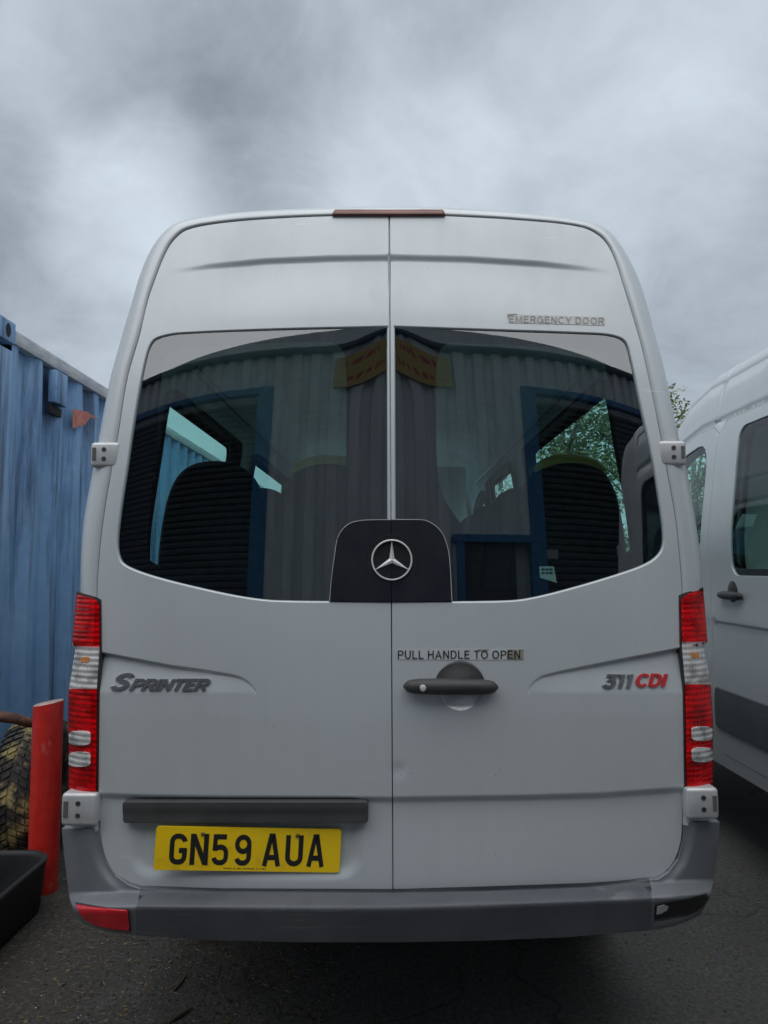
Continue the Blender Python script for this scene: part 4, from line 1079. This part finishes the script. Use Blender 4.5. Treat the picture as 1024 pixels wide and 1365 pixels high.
bl_ = np.array([(875, 1207), (884, 1204.5), (890, 1207), (888, 1212), (879, 1217), (874, 1217.5)])
panel('bracket', bl_, bm_off(-0.007), HINGE, bcr, 4, lip=FLIP, bres=3)
edge = np.array([(872, 1228), (890, 1225), (915, 1220), (934, 1211), (932, 1216), (915, 1224.5), (890, 1230), (872, 1233)])
panel('slot_lip', edge, bm_off(-0.008), BPAINT, bcr, 4, lip=FLIP, bres=3)

# sticker inside the right rear window
STK = mat('paper_sticker', (0.28, 0.285, 0.28), 0.7)
st_ = panel('sticker', np.array([(719, 755), (738.5, 755), (742.5, 777), (720, 770)]), lambda px, py: P(px, py, 0.0118), STK, DR, 6, lip=FLIP)
for ya, yb in ((757.8, 760.6), (762.6, 765.2)):
    for k in range(3):
        x0 = 722+k*5.2; panel('sticker_print', np.array([(x0, ya), (x0+4.2, ya), (x0+4.2, yb), (x0, yb)]), lambda px, py: P(px, py, 0.0114), BLK, DR, 5, lip=FLIP)

# ------------------------------------------------------------------ second van: a copy of the thing, its parts and sub-parts
def copy_tree(o, parent=None):
    c = o.copy(); col.objects.link(c); c.parent = parent
    for ch in list(o.children): copy_tree(ch, c)
    return c
van2 = copy_tree(van)
van2.location = (2.72, 0.05, 0.0); van2.scale = (1, 1, 1.025)
van2['label'] = 'silver high-roof minibus parked alongside, showing its sliding door and black rub strip'

# ------------------------------------------------------------------ ground
def ground_build(t, b):
    v = objco(t)
    n1 = tn(t, 'ShaderNodeTexNoise', Vector=v, Scale=0.55, Detail=8.0, Roughness=0.6)
    n2 = tn(t, 'ShaderNodeTexNoise', Vector=v, Scale=55.0, Detail=5.0, Roughness=0.7)
    vo = tn(t, 'ShaderNodeTexVoronoi', Vector=v, Scale=110.0)
    c = ramp_(t, n1.outputs['Fac'], [(0.35, (0.062, 0.061, 0.059)), (0.5, (0.088, 0.086, 0.083)), (0.62, (0.125, 0.122, 0.117))])
    g = ramp_(t, n2.outputs['Fac'], [(0.3, (0.35, 0.35, 0.35)), (0.7, (1.5, 1.48, 1.45))])
    m = t.nodes.new('ShaderNodeMix'); m.data_type = 'RGBA'; m.blend_type = 'MULTIPLY'; m.inputs[0].default_value = 1.0
    t.links.new(c, m.inputs[6]); t.links.new(g, m.inputs[7])
    # trodden earth near the container (left)
    sx = t.nodes.new('ShaderNodeSeparateXYZ'); t.links.new(v, sx.inputs[0])
    e1 = t.nodes.new('ShaderNodeMath'); e1.operation = 'MULTIPLY_ADD'; e1.inputs[1].default_value = -0.8; e1.inputs[2].default_value = -0.45
    t.links.new(sx.outputs[0], e1.inputs[0])
    n3 = tn(t, 'ShaderNodeTexNoise', Vector=v, Scale=3.5, Detail=7.0, Roughness=0.65)
    e2 = t.nodes.new('ShaderNodeMath'); e2.operation = 'ADD'; t.links.new(e1.outputs[0], e2.inputs[0]); t.links.new(n3.outputs['Fac'], e2.inputs[1])
    dirt = ramp_(t, n2.outputs['Fac'], [(0.35, (0.016, 0.013, 0.010)), (0.55, (0.045, 0.038, 0.030)), (0.72, (0.085, 0.072, 0.056))])
    f = ramp_(t, e2.outputs[0], [(0.42, (0, 0, 0)), (0.85, (0.92, 0.92, 0.92))])
    t.links.new(mixc(t, f, m.outputs[2], dirt), b.inputs['Base Color'])
    base = b.inputs['Base Color'].links[0].from_socket
    # hairline cracks and scattered pale stones
    wv = tn(t, 'ShaderNodeTexNoise', Vector=v, Scale=2.0, Detail=4.0)
    mv = t.nodes.new('ShaderNodeVectorMath'); mv.operation = 'MULTIPLY_ADD'; mv.inputs[1].default_value = (0.5, 0.5, 0.5)
    t.links.new(wv.outputs['Color'], mv.inputs[0]); t.links.new(v, mv.inputs[2])
    cr = tn(t, 'ShaderNodeTexVoronoi', Vector=mv.outputs[0], Scale=1.1); cr.feature = 'DISTANCE_TO_EDGE'
    base = mixc(t, ramp_(t, cr.outputs['Distance'], [(0.002, (0.55, 0.55, 0.55)), (0.009, (0, 0, 0))]), base, (0.012, 0.011, 0.010))
    st = tn(t, 'ShaderNodeTexVoronoi', Vector=v, Scale=70.0)
    sc2 = t.nodes.new('ShaderNodeSeparateXYZ'); t.links.new(st.outputs['Color'], sc2.inputs[0])
    k1 = t.nodes.new('ShaderNodeMath'); k1.operation = 'MULTIPLY'
    t.links.new(ramp_(t, sc2.outputs[0], [(0.86, (0, 0, 0)), (0.88, (1, 1, 1))]), k1.inputs[0])
    t.links.new(ramp_(t, st.outputs['Distance'], [(0.25, (0.32, 0.32, 0.32)), (0.45, (0, 0, 0))]), k1.inputs[1])
    t.links.new(mixc(t, k1.outputs[0], base, (0.22, 0.21, 0.20)), b.inputs['Base Color'])
    h = t.nodes.new('ShaderNodeMath'); h.operation = 'MULTIPLY_ADD'; h.inputs[1].default_value = 0.5
    t.links.new(vo.outputs['Distance'], h.inputs[0]); t.links.new(n2.outputs['Fac'], h.inputs[2])
    bump(t, b, h.outputs[0], 0.6, 0.006)
    t.links.new(ramp_(t, n1.outputs['Fac'], [(0.35, (0.62,)*3), (0.6, (0.85,)*3)]), b.inputs['Roughness'])
GRD = mat('worn_asphalt', (0.05, 0.05, 0.05), 0.8, build=ground_build)
bm = bmesh.new()
box(bm, (0, 0, -0.15), (900, 900, 0.3))
tag(from_bm('ground', bm, GRD, smooth=False), kind='structure')

# loose litter on the left: grit, leaf scraps and white flecks
LIT = [mat('leaf_scrap', (0.15, 0.11, 0.06), 0.9), mat('pale_fleck', (0.55, 0.54, 0.5), 0.8), mat('dark_grit', (0.03, 0.028, 0.026), 0.9), mat('straw', (0.17, 0.14, 0.085), 0.9)]
V, Fs, fm = [], [], []
for i in range(4200):
    x = -0.2-abs(random.gauss(0, 0.75)); y = random.uniform(2.3, 4.3)
    if random.random() < 0.12: x = random.uniform(-0.2, 2.0)
    k = random.choices((0, 1, 2, 3), (0.27, 0.025, 0.48, 0.225))[0]
    s = {0: random.uniform(.004, .012), 1: random.uniform(.002, .0055), 2: random.uniform(.003, .009), 3: random.uniform(.006, .026)}[k]
    a = random.uniform(0, 6.28); w = s*(0.12 if k == 3 else random.uniform(.4, .9)); h = random.uniform(0.001, 0.004)
    ux, uy = math.cos(a), math.sin(a); b0 = len(V)
    V += [(x-ux*s, y-uy*s, 0.0005), (x-uy*w, y+ux*w, h), (x+ux*s, y+uy*s, random.uniform(0.0005, .004)), (x+uy*w, y-ux*w, h*.5), (x, y, h+0.001)]
    Fs += [(b0, b0+3, b0+4), (b0+3, b0+2, b0+4), (b0+2, b0+1, b0+4), (b0+1, b0, b0+4)]; fm += [k]*4
tag(mk('litter', V, Fs, LIT, None, False, None, fm), kind='stuff', label='leaf scraps, grit and white flecks strewn over the ground')
TWIG = mat('twig_bark', (0.085, 0.066, 0.046), 0.9)
for (px0, py0, px1, py1, r, lb) in ((224, 1364, 256, 1343, 0.006, 'thickest broken stick lying on the dark ground, farthest from the bumper'), (232, 1321, 249, 1299, 0.004, 'thin twig lying on dark ground below the plate, nearer the bumper'), (296, 1270, 316, 1273, 0.003, 'thin straight twig lying under the bumper edge')):
    a = at(np.array([px0, px1]), np.array([py0, py1]), 1.0); pts = []
    for k in (0, 1):
        d = a[k]-np.array([0, 0, CZ]); pts.append(np.array([0, 0, CZ])+d*(CZ-r)/(-d[2]))
    m_ = (pts[0]+pts[1])/2+np.array([0.004, 0.004, 0.002])
    bm = bmesh.new(); tube(bm, [pts[0], m_, pts[1]], [r, r*.9, r*.5], 7); tag(from_bm('twig', bm, TWIG), lb, 'twig')

# ------------------------------------------------------------------ red bollard
def red_build(t, b):
    v = objco(t)
    n = tn(t, 'ShaderNodeTexNoise', Vector=v, Scale=14.0, Detail=8.0, Roughness=0.7)
    c = ramp_(t, n.outputs['Fac'], [(0.3, (0.50, 0.020, 0.016)), (0.6, (0.67, 0.030, 0.022))])
    n2 = tn(t, 'ShaderNodeTexNoise', Vector=objco(t, (1, 1, .4)), Scale=26.0, Detail=3.0)
    t.links.new(mixc(t, ramp_(t, n2.outputs['Fac'], [(0.66, (0, 0, 0)), (0.70, (0.35, 0.35, 0.35))]), c, (0.50, 0.24, 0.19)), b.inputs['Base Color'])
    bump(t, b, n.outputs['Fac'], 0.12, 0.006)
REDP = mat('red_post_paint', (0.55, 0.04, 0.03), 0.33, 0, 0.3, build=red_build)
CAPM = mat('bollard_cap', (0.42, 0.30, 0.27), 0.6, build=mottled((0.28, 0.20, 0.17), (0.48, 0.37, 0.34), 25, 5))
BX, BY = -1.642, 3.52
bol = empty('bollard', (BX, BY, 0), 'round red painted steel bollard with a slanted flat top beside the black tub', 'bollard')
bm = bmesh.new(); rings = []
for z, r in ((0, .068), (0.3, .068), (0.6, .068), (0.84, .068), (0.862, .068)):
    rings.append([bm.verts.new((BX+r*math.cos(2*math.pi*k/40), BY+r*math.sin(2*math.pi*k/40), z+(0.012*math.cos(2*math.pi*k/40) if z > .8 else 0))) for k in range(40)])
for a, b in zip(rings[:-1], rings[1:]):
    for k in range(40): bm.faces.new((a[k], a[(k+1) % 40], b[(k+1) % 40], b[k]))
from_bm('post', bm, REDP, bol)
bm = bmesh.new()
f1 = [bm.verts.new((BX+.0675*math.cos(2*math.pi*k/40), BY+.0675*math.sin(2*math.pi*k/40), .862+0.012*math.cos(2*math.pi*k/40))) for k in range(40)]
f2 = [bm.verts.new((BX+.060*math.cos(2*math.pi*k/40), BY+.060*math.sin(2*math.pi*k/40), .867+0.011*math.cos(2*math.pi*k/40))) for k in range(40)]
for k in range(40): bm.faces.new((f1[k], f1[(k+1) % 40], f2[(k+1) % 40], f2[k]))
bm.faces.new(f2); from_bm('cap', bm, CAPM, bol)

# ------------------------------------------------------------------ black tub
TUBM = mat('black_tub_plastic', (0.010, 0.010, 0.011), 0.6, build=mottled((0.007, 0.007, 0.008), (0.016, 0.016, 0.017), 5, 7, 0.5, 0.7))
bm = bmesh.new()
tx0, tx1, ty0, ty1, tz = -2.02, -1.52, 2.2, 3.40, 0.232
lay = []
for ins, z, r in ((0.045, 0.0, .09), (0.03, 0.01, .09), (0.008, 0.195, .12), (0.0, 0.219, .125), (0.004, 0.229, .12), (0.014, tz, .115), (0.026, 0.225, .105), (0.030, 0.21, .10), (0.055, 0.02, .08)):
    lay.append([bm.verts.new((x, y, z)) for x, y in rrect(tx0+ins, ty0+ins, tx1-ins, ty1-ins, r, 8)])
for a, b in zip(lay[:-1], lay[1:]):
    n = len(a)
    for k in range(n): bm.faces.new((a[k], a[(k+1) % n], b[(k+1) % n], b[k]))
bm.faces.new(lay[0]); bm.faces.new(lay[-1])
tag(from_bm('plastic_tub', bm, TUBM, angle=60), 'open black plastic tub with rounded corners standing in front of the red bollard', 'tub')

# ------------------------------------------------------------------ old tyre and rusty bar
def tyre_build(t, b):
    v = objco(t)
    n = tn(t, 'ShaderNodeTexNoise', Vector=v, Scale=7.0, Detail=6.0, Roughness=0.6)
    t.links.new(ramp_(t, n.outputs['Fac'], [(0.46, (0.022, 0.022, 0.023)), (0.53, (0.07, 0.06, 0.04)), (0.62, (0.36, 0.29, 0.12))]), b.inputs['Base Color'])
OLDT = mat('muddy_tyre', (0.02, 0.02, 0.02), 0.75, build=tyre_build)
TC = Vector((-1.86, 3.87, 0.36)); TM = Matrix.Translation(TC) @ Matrix.Rotation(R(6), 4, 'Z') @ Matrix.Rotation(R(90), 4, 'Y')
tyre = empty('old_tyre', (TC.x, TC.y, 0), 'worn black tyre with yellowish mud on its tread standing behind the red bollard', 'tyre')
bm = bmesh.new(); lathe(bm, [(0.20, -0.09), (0.27, -0.118), (0.32, -0.112), (0.346, -0.085), (0.352, -0.04), (0.353, 0), (0.352, 0.04), (0.346, 0.085), (0.32, 0.112), (0.27, 0.118), (0.20, 0.09), (0.19, 0)], 64, TM, True)
from_bm('tyre_body', bm, OLDT, tyre, angle=60)
# chevron tread lugs, joined: too small to pick apart one by one
bm = bmesh.new()
nl_ = 54
for k in range(nl_):
    a0 = 2*math.pi*k/nl_
    for s in (-1, 1):
        for (x0, x1) in ((0.006, 0.040), (0.046, 0.078), (0.083, 0.106)):
            q = []
            for xx, da in ((x0, 0.0), (x1, 0.0), (x1, 0.068), (x0, 0.068)):
                aa = a0+da+xx*1.6+(0.05 if s > 0 else 0)
                rr = 0.3535-(max(0, xx-0.05)/0.056)**2*0.020
                for dr in (-0.004, 0.0075): q.append(TM @ Vector(((rr+dr)*math.cos(aa), (rr+dr)*math.sin(aa), s*xx)))
            lo_ = [bm.verts.new(q[i]) for i in (0, 2, 4, 6)]; hi_ = [bm.verts.new(q[i]) for i in (1, 3, 5, 7)]
            bm.faces.new(hi_)
            for i in range(4): bm.faces.new((lo_[i], lo_[(i+1) % 4], hi_[(i+1) % 4], hi_[i]))
tag(from_bm('tread_lugs', bm, OLDT, tyre, smooth=False), kind='stuff')
RUST = mat('rusty_iron', (0.10, 0.05, 0.035), 0.85, build=mottled((0.045, 0.03, 0.026), (0.16, 0.075, 0.05), 18, 8, bs=0.6, bscale=90))
bm = bmesh.new(); tube(bm, [(-2.02, 3.52, 0.0), (-2.02, 3.52, 0.60), (-2.0, 3.50, 0.74), (-1.95, 3.49, 0.80), (-1.88, 3.50, 0.805), (-1.81, 3.54, 0.785), (-1.76, 3.58, 0.757), (-1.72, 3.63, 0.742), (-1.69, 3.68, 0.70), (-1.685, 3.69, 0.5), (-1.685, 3.69, 0.0)], [.02, .02, .024, .026, .026, .025, .023, .024, .022, .022, .022], 12)
tag(from_bm('rusty_bar', bm, RUST), 'bent rusty iron bar arching over the old tyre behind the bollard', 'bar')

# ------------------------------------------------------------------ blue shipping container
def blue_build(t, b):
    v = objco(t)
    n = tn(t, 'ShaderNodeTexNoise', Vector=v, Scale=2.0, Detail=9.0, Roughness=0.65)
    s = tn(t, 'ShaderNodeTexNoise', Vector=objco(t, (2, 5, 0.35)), Scale=2.0, Detail=8.0, Roughness=0.66)
    c = ramp_(t, n.outputs['Fac'], [(0.3, (0.13, 0.26, 0.47)), (0.5, (0.18, 0.335, 0.56)), (0.7, (0.25, 0.41, 0.62))])
    c = mixc(t, ramp_(t, s.outputs['Fac'], [(0.50, (0, 0, 0)), (0.63, (0.8, 0.8, 0.8))]), c, (0.03, 0.06, 0.115))       # long dirty runs
    r = tn(t, 'ShaderNodeTexNoise', Vector=objco(t, (3, 3, 1.2)), Scale=7.0, Detail=6.0, Roughness=0.7)
    c = mixc(t, ramp_(t, r.outputs['Fac'], [(0.66, (0, 0, 0)), (0.74, (0.8, 0.8, 0.8))]), c, (0.075, 0.045, 0.035))
    t.links.new(c, b.inputs['Base Color'])
    bump(t, b, r.outputs['Fac'], 0.15, 0.01)
BLUE = mat('weathered_blue_paint', (0.16, 0.28, 0.5), 0.55, 0, 0, build=blue_build)
RAILM = mat('dusty_top_rail', (0.42, 0.44, 0.46), 0.7, build=mottled((0.30, 0.34, 0.40), (0.52, 0.53, 0.53), 5, 8, co=(1, 1.2, 6)))
CX, CY0, CL, CW, CB, CT = -2.05, 3.685, 12.19, 2.44, 0.16, 2.80
con = empty('shipping_container', (CX-CW/2, CY0, 0), 'long blue corrugated steel shipping container with a dusty top rail', 'container')
def corr(name, side_x, face):
    prof = [(0, 0), (0.072, 0), (0.120, -0.05), (0.220, -0.05), (0.278, 0)]
    V, Fs = [], []
    ys, ds = [], []; y = CY0+0.17
    while y < CY0+CL-0.45:
        for (a, d) in prof[:-1]: ys.append(y+a); ds.append(d)
        y += 0.278
    ys.append(y); ds.append(0)
    zs = np.linspace(CB+0.16, CT-0.075, 14)
    for z in zs:
        for yy, d in zip(ys, ds):
            w = 0.004*math.sin(yy*1.9+z*2.3)+0.003*math.sin(yy*5.1-z*3.1)
            V.append((side_x+face*(d-0.012+w*0.9), yy+0.004*math.sin(z*4+yy*3), z))
    n = len(ys)
    for i in range(len(zs)-1):
        for k in range(n-1): Fs.append((i*n+k, i*n+k+1, (i+1)*n+k+1, (i+1)*n+k))
    return mk(name, V, Fs, BLUE, con, smooth=False)
corr('side_panel', CX, 1); corr('side_panel', CX-CW, -1)
for xx in (CX, CX-CW):
    f = 1 if xx == CX else -1
    bm = bmesh.new(); box(bm, (xx-f*0.028, CY0+CL/2, CT-0.037), (0.062, CL-0.36, 0.078), 0.008); from_bm('top_rail', bm, RAILM, con)
    bm = bmesh.new(); box(bm, (xx-f*0.035, CY0+CL/2, CB+0.085), (0.075, CL-0.36, 0.15), 0.008); from_bm('bottom_rail', bm, BLUE, con)
    for yy in (CY0, CY0+CL):
        g = 1 if yy == CY0 else -1
        bm = bmesh.new(); box(bm, (xx-f*0.081, yy+g*0.085, (CB+CT)/2), (0.16, 0.168, CT-CB-0.24), 0.012); from_bm('corner_post', bm, BLUE, con)
        for zz in (CB+0.059, CT-0.025):
            bm = bmesh.new(); box(bm, (xx-f*0.077, yy+g*0.087, zz), (0.166, 0.180, 0.118), 0.010); cc = from_bm('corner_casting', bm, BLUE, con)
            bm = bmesh.new(); pl_ = [(0.024*math.cos(a), 0.038*math.sin(a)) for a in np.linspace(0, 2*math.pi, 20, endpoint=False)]
            prism(bm, pl_, lambda u, v: (xx+f*0.0075, yy+g*0.095+u, zz+v), lambda u, v: (xx-f*0.02, yy+g*0.095+u, zz+v)); from_bm('casting_hole', bm, GAP, cc, smooth=False)
bm = bmesh.new(); box(bm, (CX-CW/2, CY0+CL/2, CT-0.02), (CW-0.12, CL-0.1, 0.03)); from_bm('roof_panel', bm, BLUE, con, smooth=False)
bm = bmesh.new(); box(bm, (CX-CW/2, CY0+0.06, (CB+CT)/2), (CW-0.33, 0.05, CT-CB-0.1)); from_bm('end_wall', bm, BLUE, con, smooth=False)
bm = bmesh.new(); box(bm, (CX-CW/2, CY0+CL-0.06, (CB+CT)/2), (CW-0.33, 0.05, CT-CB-0.1)); from_bm('end_wall', bm, BLUE, con, smooth=False)
bm = bmesh.new()
for xx in (CX-0.12, CX-CW+0.12):
    for yy in (CY0+0.2, CY0+4.2, CY0+8.2, CY0+CL-0.2): box(bm, (xx, yy, CB/2), (0.2, 0.4, CB-0.002), 0.01)
BLOCK = mat('timber_block', (0.10, 0.085, 0.07), 0.9)
bmm = bm; 
for i_, (xx, yy) in enumerate([(a, b) for a in (CX-0.12, CX-CW+0.12) for b in (CY0+0.2, CY0+4.2, CY0+8.2, CY0+CL-0.2)]):
    pass
bm.free()
blk = None
for (xx, yy) in [(a, b) for a in (CX-0.12, CX-CW+0.12) for b in (CY0+0.2, CY0+4.2, CY0+8.2, CY0+CL-0.2)]:
    bm = bmesh.new(); box(bm, (xx, yy, CB/2), (0.2, 0.4, CB-0.002), 0.01); from_bm('support_block', bm, BLOCK, con, smooth=False)
# vent hood and torn sticker on the side
vy = 4.36
bm = bmesh.new(); box(bm, (CX+0.012, vy, 2.60), (0.05, 0.16, 0.20), 0.008); vent = from_bm('vent_hood', bm, BLUE, con)
bm = bmesh.new(); box(bm, (CX-0.005, vy, 2.462), (0.02, 0.15, 0.055), 0.004); from_bm('vent_flange', bm, GAP, vent)
STKR = mat('faded_orange_sticker', (0.48, 0.16, 0.12), 0.7, build=mottled((0.40, 0.12, 0.09), (0.55, 0.22, 0.17), 20, 4))
s0 = CX/float(dirs([96], [555])[0][0]); s1 = CX/float(dirs([133], [560])[0][0]); zt = lambda py, yy: CZ+float(dirs([110], [py])[0][2])*yy
poly = [(s0, zt(545, s0)), ((s0+s1)/2, zt(549, (s0+s1)/2)), (s1, zt(561, s1)), (s0+(s1-s0)*.62, zt(556, s0+(s1-s0)*.62)), (s0+(s1-s0)*.42, zt(566, s0+(s1-s0)*.42)), (s0, zt(571, s0))]
bm = bmesh.new(); prism(bm, poly, lambda u, v: (CX+0.006, u, v), lambda u, v: (CX+0.004, u, v)); from_bm('sticker', bm, STKR, con, smooth=False)

# ------------------------------------------------------------------ warehouse behind the viewpoint (seen in the van's windows)
WY = -2.95
CLAD = mat('grey_cladding', (0.5, 0.52, 0.52), 0.55, 0.0, build=mottled((0.54, 0.58, 0.585), (0.70, 0.735, 0.73), 1.5, 8, co=(5, 5, 0.5)))
BLUEF = mat('blue_door_frame', (0.02, 0.13, 0.30), 0.5)
SHUT = mat('dark_roller_shutter', (0.05, 0.055, 0.06), 0.5, 0.4)
DARKP = mat('dark_door_panel', (0.045, 0.045, 0.05), 0.6)
GUTT = mat('dark_gutter', (0.03, 0.06, 0.08), 0.5)
BAN = mat('yellow_banner', (0.46, 0.32, 0.08), 0.6)
BANR = mat('banner_red_print', (0.40, 0.05, 0.03), 0.6)
wh = empty('warehouse', (0, WY, 0), 'grey corrugated industrial unit with blue door frames, mirrored in the rear window', 'warehouse')
WHH = 5.25
op = [(-6.0, -1.78, 4.72), (1.98, 6.2, 4.72), (0.85, 2.05, 2.55)]          # two shutters and the side entrance
V, Fs = [], []
def wall_h(x):   # openings cut the cladding
    for a, b, h in op:
        if a < x < b: return h
    return 0.0
x = -13.0; prof = [(0, 0), (0.09, 0), (0.13, 0.055), (0.26, 0.055), (0.30, 0)]
xs = []
while x < 13.0:
    for a, d in prof[:-1]: xs.append((x+a, d))
    x += 0.30
for (xa, da), (xb, db) in zip(xs[:-1], xs[1:]):
    z0 = wall_h((xa+xb)/2); b0 = len(V)
    V += [(xa, WY+da, z0), (xb, WY+db, z0), (xb, WY+db, WHH), (xa, WY+da, WHH)]; Fs.append((b0, b0+1, b0+2, b0+3))
mk('cladding_wall', V, Fs, CLAD, wh, smooth=False)
bm = bmesh.new(); box(bm, (0, WY-6.1, 2.45), (25.9, 11.9, 4.9)); from_bm('building_body', bm, CLAD, wh, smooth=False)
bm = bmesh.new()
prism(bm, [(-13.2, WHH-0.02), (13.2, WHH-0.02), (13.2, WHH+0.10), (0, WHH+1.1), (-13.2, WHH+0.10)], lambda u, v: (u, WY-0.9, v), lambda u, v: (u, WY-12.2, v)); from_bm('roof', bm, CLAD, wh, smooth=False)
bm = bmesh.new(); box(bm, (0, WY+0.06, WHH+0.02), (26.4, 0.14, 0.09), 0.02); from_bm('gutter', bm, GUTT, wh)
for (a, b, h) in op[:2]:
    for xx in (a+0.11, b-0.11):
        bm = bmesh.new(); box(bm, (xx, WY+0.02, h/2), (0.26, 0.14, h), 0.006); from_bm('door_jamb', bm, BLUEF, wh, smooth=False)
    bm = bmesh.new(); box(bm, ((a+b)/2, WY+0.02, h-0.05), (b-a-0.5, 0.12, 0.10), 0.006); from_bm('door_lintel', bm, BLUEF, wh, smooth=False)
    bm = bmesh.new(); n = int((h-0.1)/0.095)
    V, Fs = [], []
    for k in range(n):
        z = k*0.095
        for (zz, dd) in ((0.0, 0.0), (0.02, 0.03), (0.06, 0.035), (0.09, 0.01)):
            V += [(a+0.24, WY-0.08+dd, z+zz), (b-0.24, WY-0.08+dd, z+zz)]
    for k in range(len(V)//2-1): Fs.append((2*k, 2*k+1, 2*k+3, 2*k+2))
    bm.free()
    tag(mk('shutter_slats', V, Fs, SHUT, wh, smooth=False), kind='stuff')
a, b, h = op[2]
for xx in (a+0.05, b-0.05):
    bm = bmesh.new(); box(bm, (xx, WY+0.03, h/2), (0.10, 0.14, h), 0.006); from_bm('door_jamb', bm, BLUEF, wh, smooth=False)
bm = bmesh.new(); box(bm, ((a+b)/2, WY+0.035, h-0.04), (b-a+0.1, 0.15, 0.10), 0.006); from_bm('door_lintel', bm, BLUEF, wh, smooth=False)
bm = bmesh.new(); box(bm, ((a+b)/2-0.12, WY+0.01, h/2-0.03), (0.75, 0.05, h-0.12), 0.006); from_bm('entrance_door', bm, DARKP, wh, smooth=False)
bm = bmesh.new(); box(bm, (2.22, WY+0.07, 2.32), (0.42, 0.02, 0.12)); from_bm('wall_sign', bm, STK, wh, smooth=False)
bm = bmesh.new(); box(bm, (0.02, WY+0.08, 4.86), (1.70, 0.02, 0.46)); banner = from_bm('banner', bm, BAN, wh, smooth=False)
for (x0, x1, zz, hh) in ((-0.75, -0.3, 4.96, .10), (-0.2, 0.2, 4.96, .10), (0.3, 0.75, 4.96, .10), (-0.65, -0.1, 4.74, .07), (0.1, 0.65, 4.74, .07)):
    bm = bmesh.new(); k = x0
    while k < x1-0.05:
        box(bm, (k+0.03, WY+0.0925, zz), (random.uniform(.02, .06), 0.003, hh*random.uniform(.6, 1)), 0); k += random.uniform(.06, .1)
    tag(from_bm('banner_print', bm, BANR, banner, smooth=False), kind='stuff')

# ------------------------------------------------------------------ trees beyond the yard
LEAF = []
for i, c in enumerate(((0.12, 0.16, 0.065), (0.085, 0.125, 0.05), (0.16, 0.20, 0.09))):
    LEAF.append(mat('leaves_%s' % 'abc'[i], c, 0.6))
BARK = mat('bark', (0.09, 0.075, 0.06), 0.9)
def tree(x, y, h, r, label, seed):
    rd = random.Random(seed)
    t = empty('tree', (x, y, 0), label, 'tree', 'trees beyond the yard')
    bm = bmesh.new()
    tube(bm, [(x, y, 0), (x+.05, y, h*.3), (x-.05, y+.05, h*.62), (x, y, h*.9)], [h*.026, h*.02, h*.012, h*.004], 10)
    cl_ = []
    for k in range(26):
        a = rd.uniform(0, 6.28); zz = h*rd.uniform(.28, .95); q = r*math.sqrt(max(0.05, 1-((zz-h*.58)/(h*.45))**2))*rd.uniform(.35, 1.0)
        p = (x+q*math.cos(a), y+q*math.sin(a), zz); cl_.append(p)
        tube(bm, [(x, y, zz*.72), ((x*1.2+p[0]*.8)/2, (y*1.2+p[1]*.8)/2, zz*.88), p], [h*.008, h*.005, h*.002], 5, caps=False)
    from_bm('trunk', bm, BARK, t)
    V, Fs, fm = [], [], []
    for p in cl_:
        cr_ = r*rd.uniform(.26, .42); mi = rd.choice((0, 0, 1, 1, 2))
        for _ in range(210):
            d = Vector((rd.gauss(0, 1), rd.gauss(0, 1), rd.gauss(0, .8))).normalized()*cr_*rd.uniform(.3, 1.05)
            c = Vector(p)+d; s = rd.uniform(.035, .085)
            u = Vector((rd.gauss(0, 1), rd.gauss(0, 1), rd.gauss(0, .6))).normalized(); w = u.cross(Vector((rd.gauss(0, 1), rd.gauss(0, 1), rd.gauss(0, 1)))).normalized()
            b0 = len(V); V += [c-u*s, c+w*s*.5, c+u*s, c-w*s*.5]; Fs.append((b0, b0+1, b0+2, b0+3)); fm.append(mi if rd.random() < .8 else rd.randint(0, 2))
    tag(mk('crown', [tuple(v) for v in V], Fs, LEAF, t, False, None, fm), kind='stuff')
for i, (x, y, h, r, lb) in enumerate(((4.3, 18.0, 6.3, 1.9, 'slim green tree seen through the right rear window of the van'), (6.4, 19.0, 6.4, 2.0, 'leafy tree whose tip shows between the two vans'),
        (8.6, 20.5, 6.1, 2.2, 'tree seen through the front door window of the second van'), (11.5, 22.0, 6.6, 2.6, 'broad tree behind the second van, nearest its sliding door window'),
        (15.0, 23.0, 6.0, 2.4, 'tree farthest to the side, behind the second van'))):
    tree(x, y, h, r, lb, 11+i)
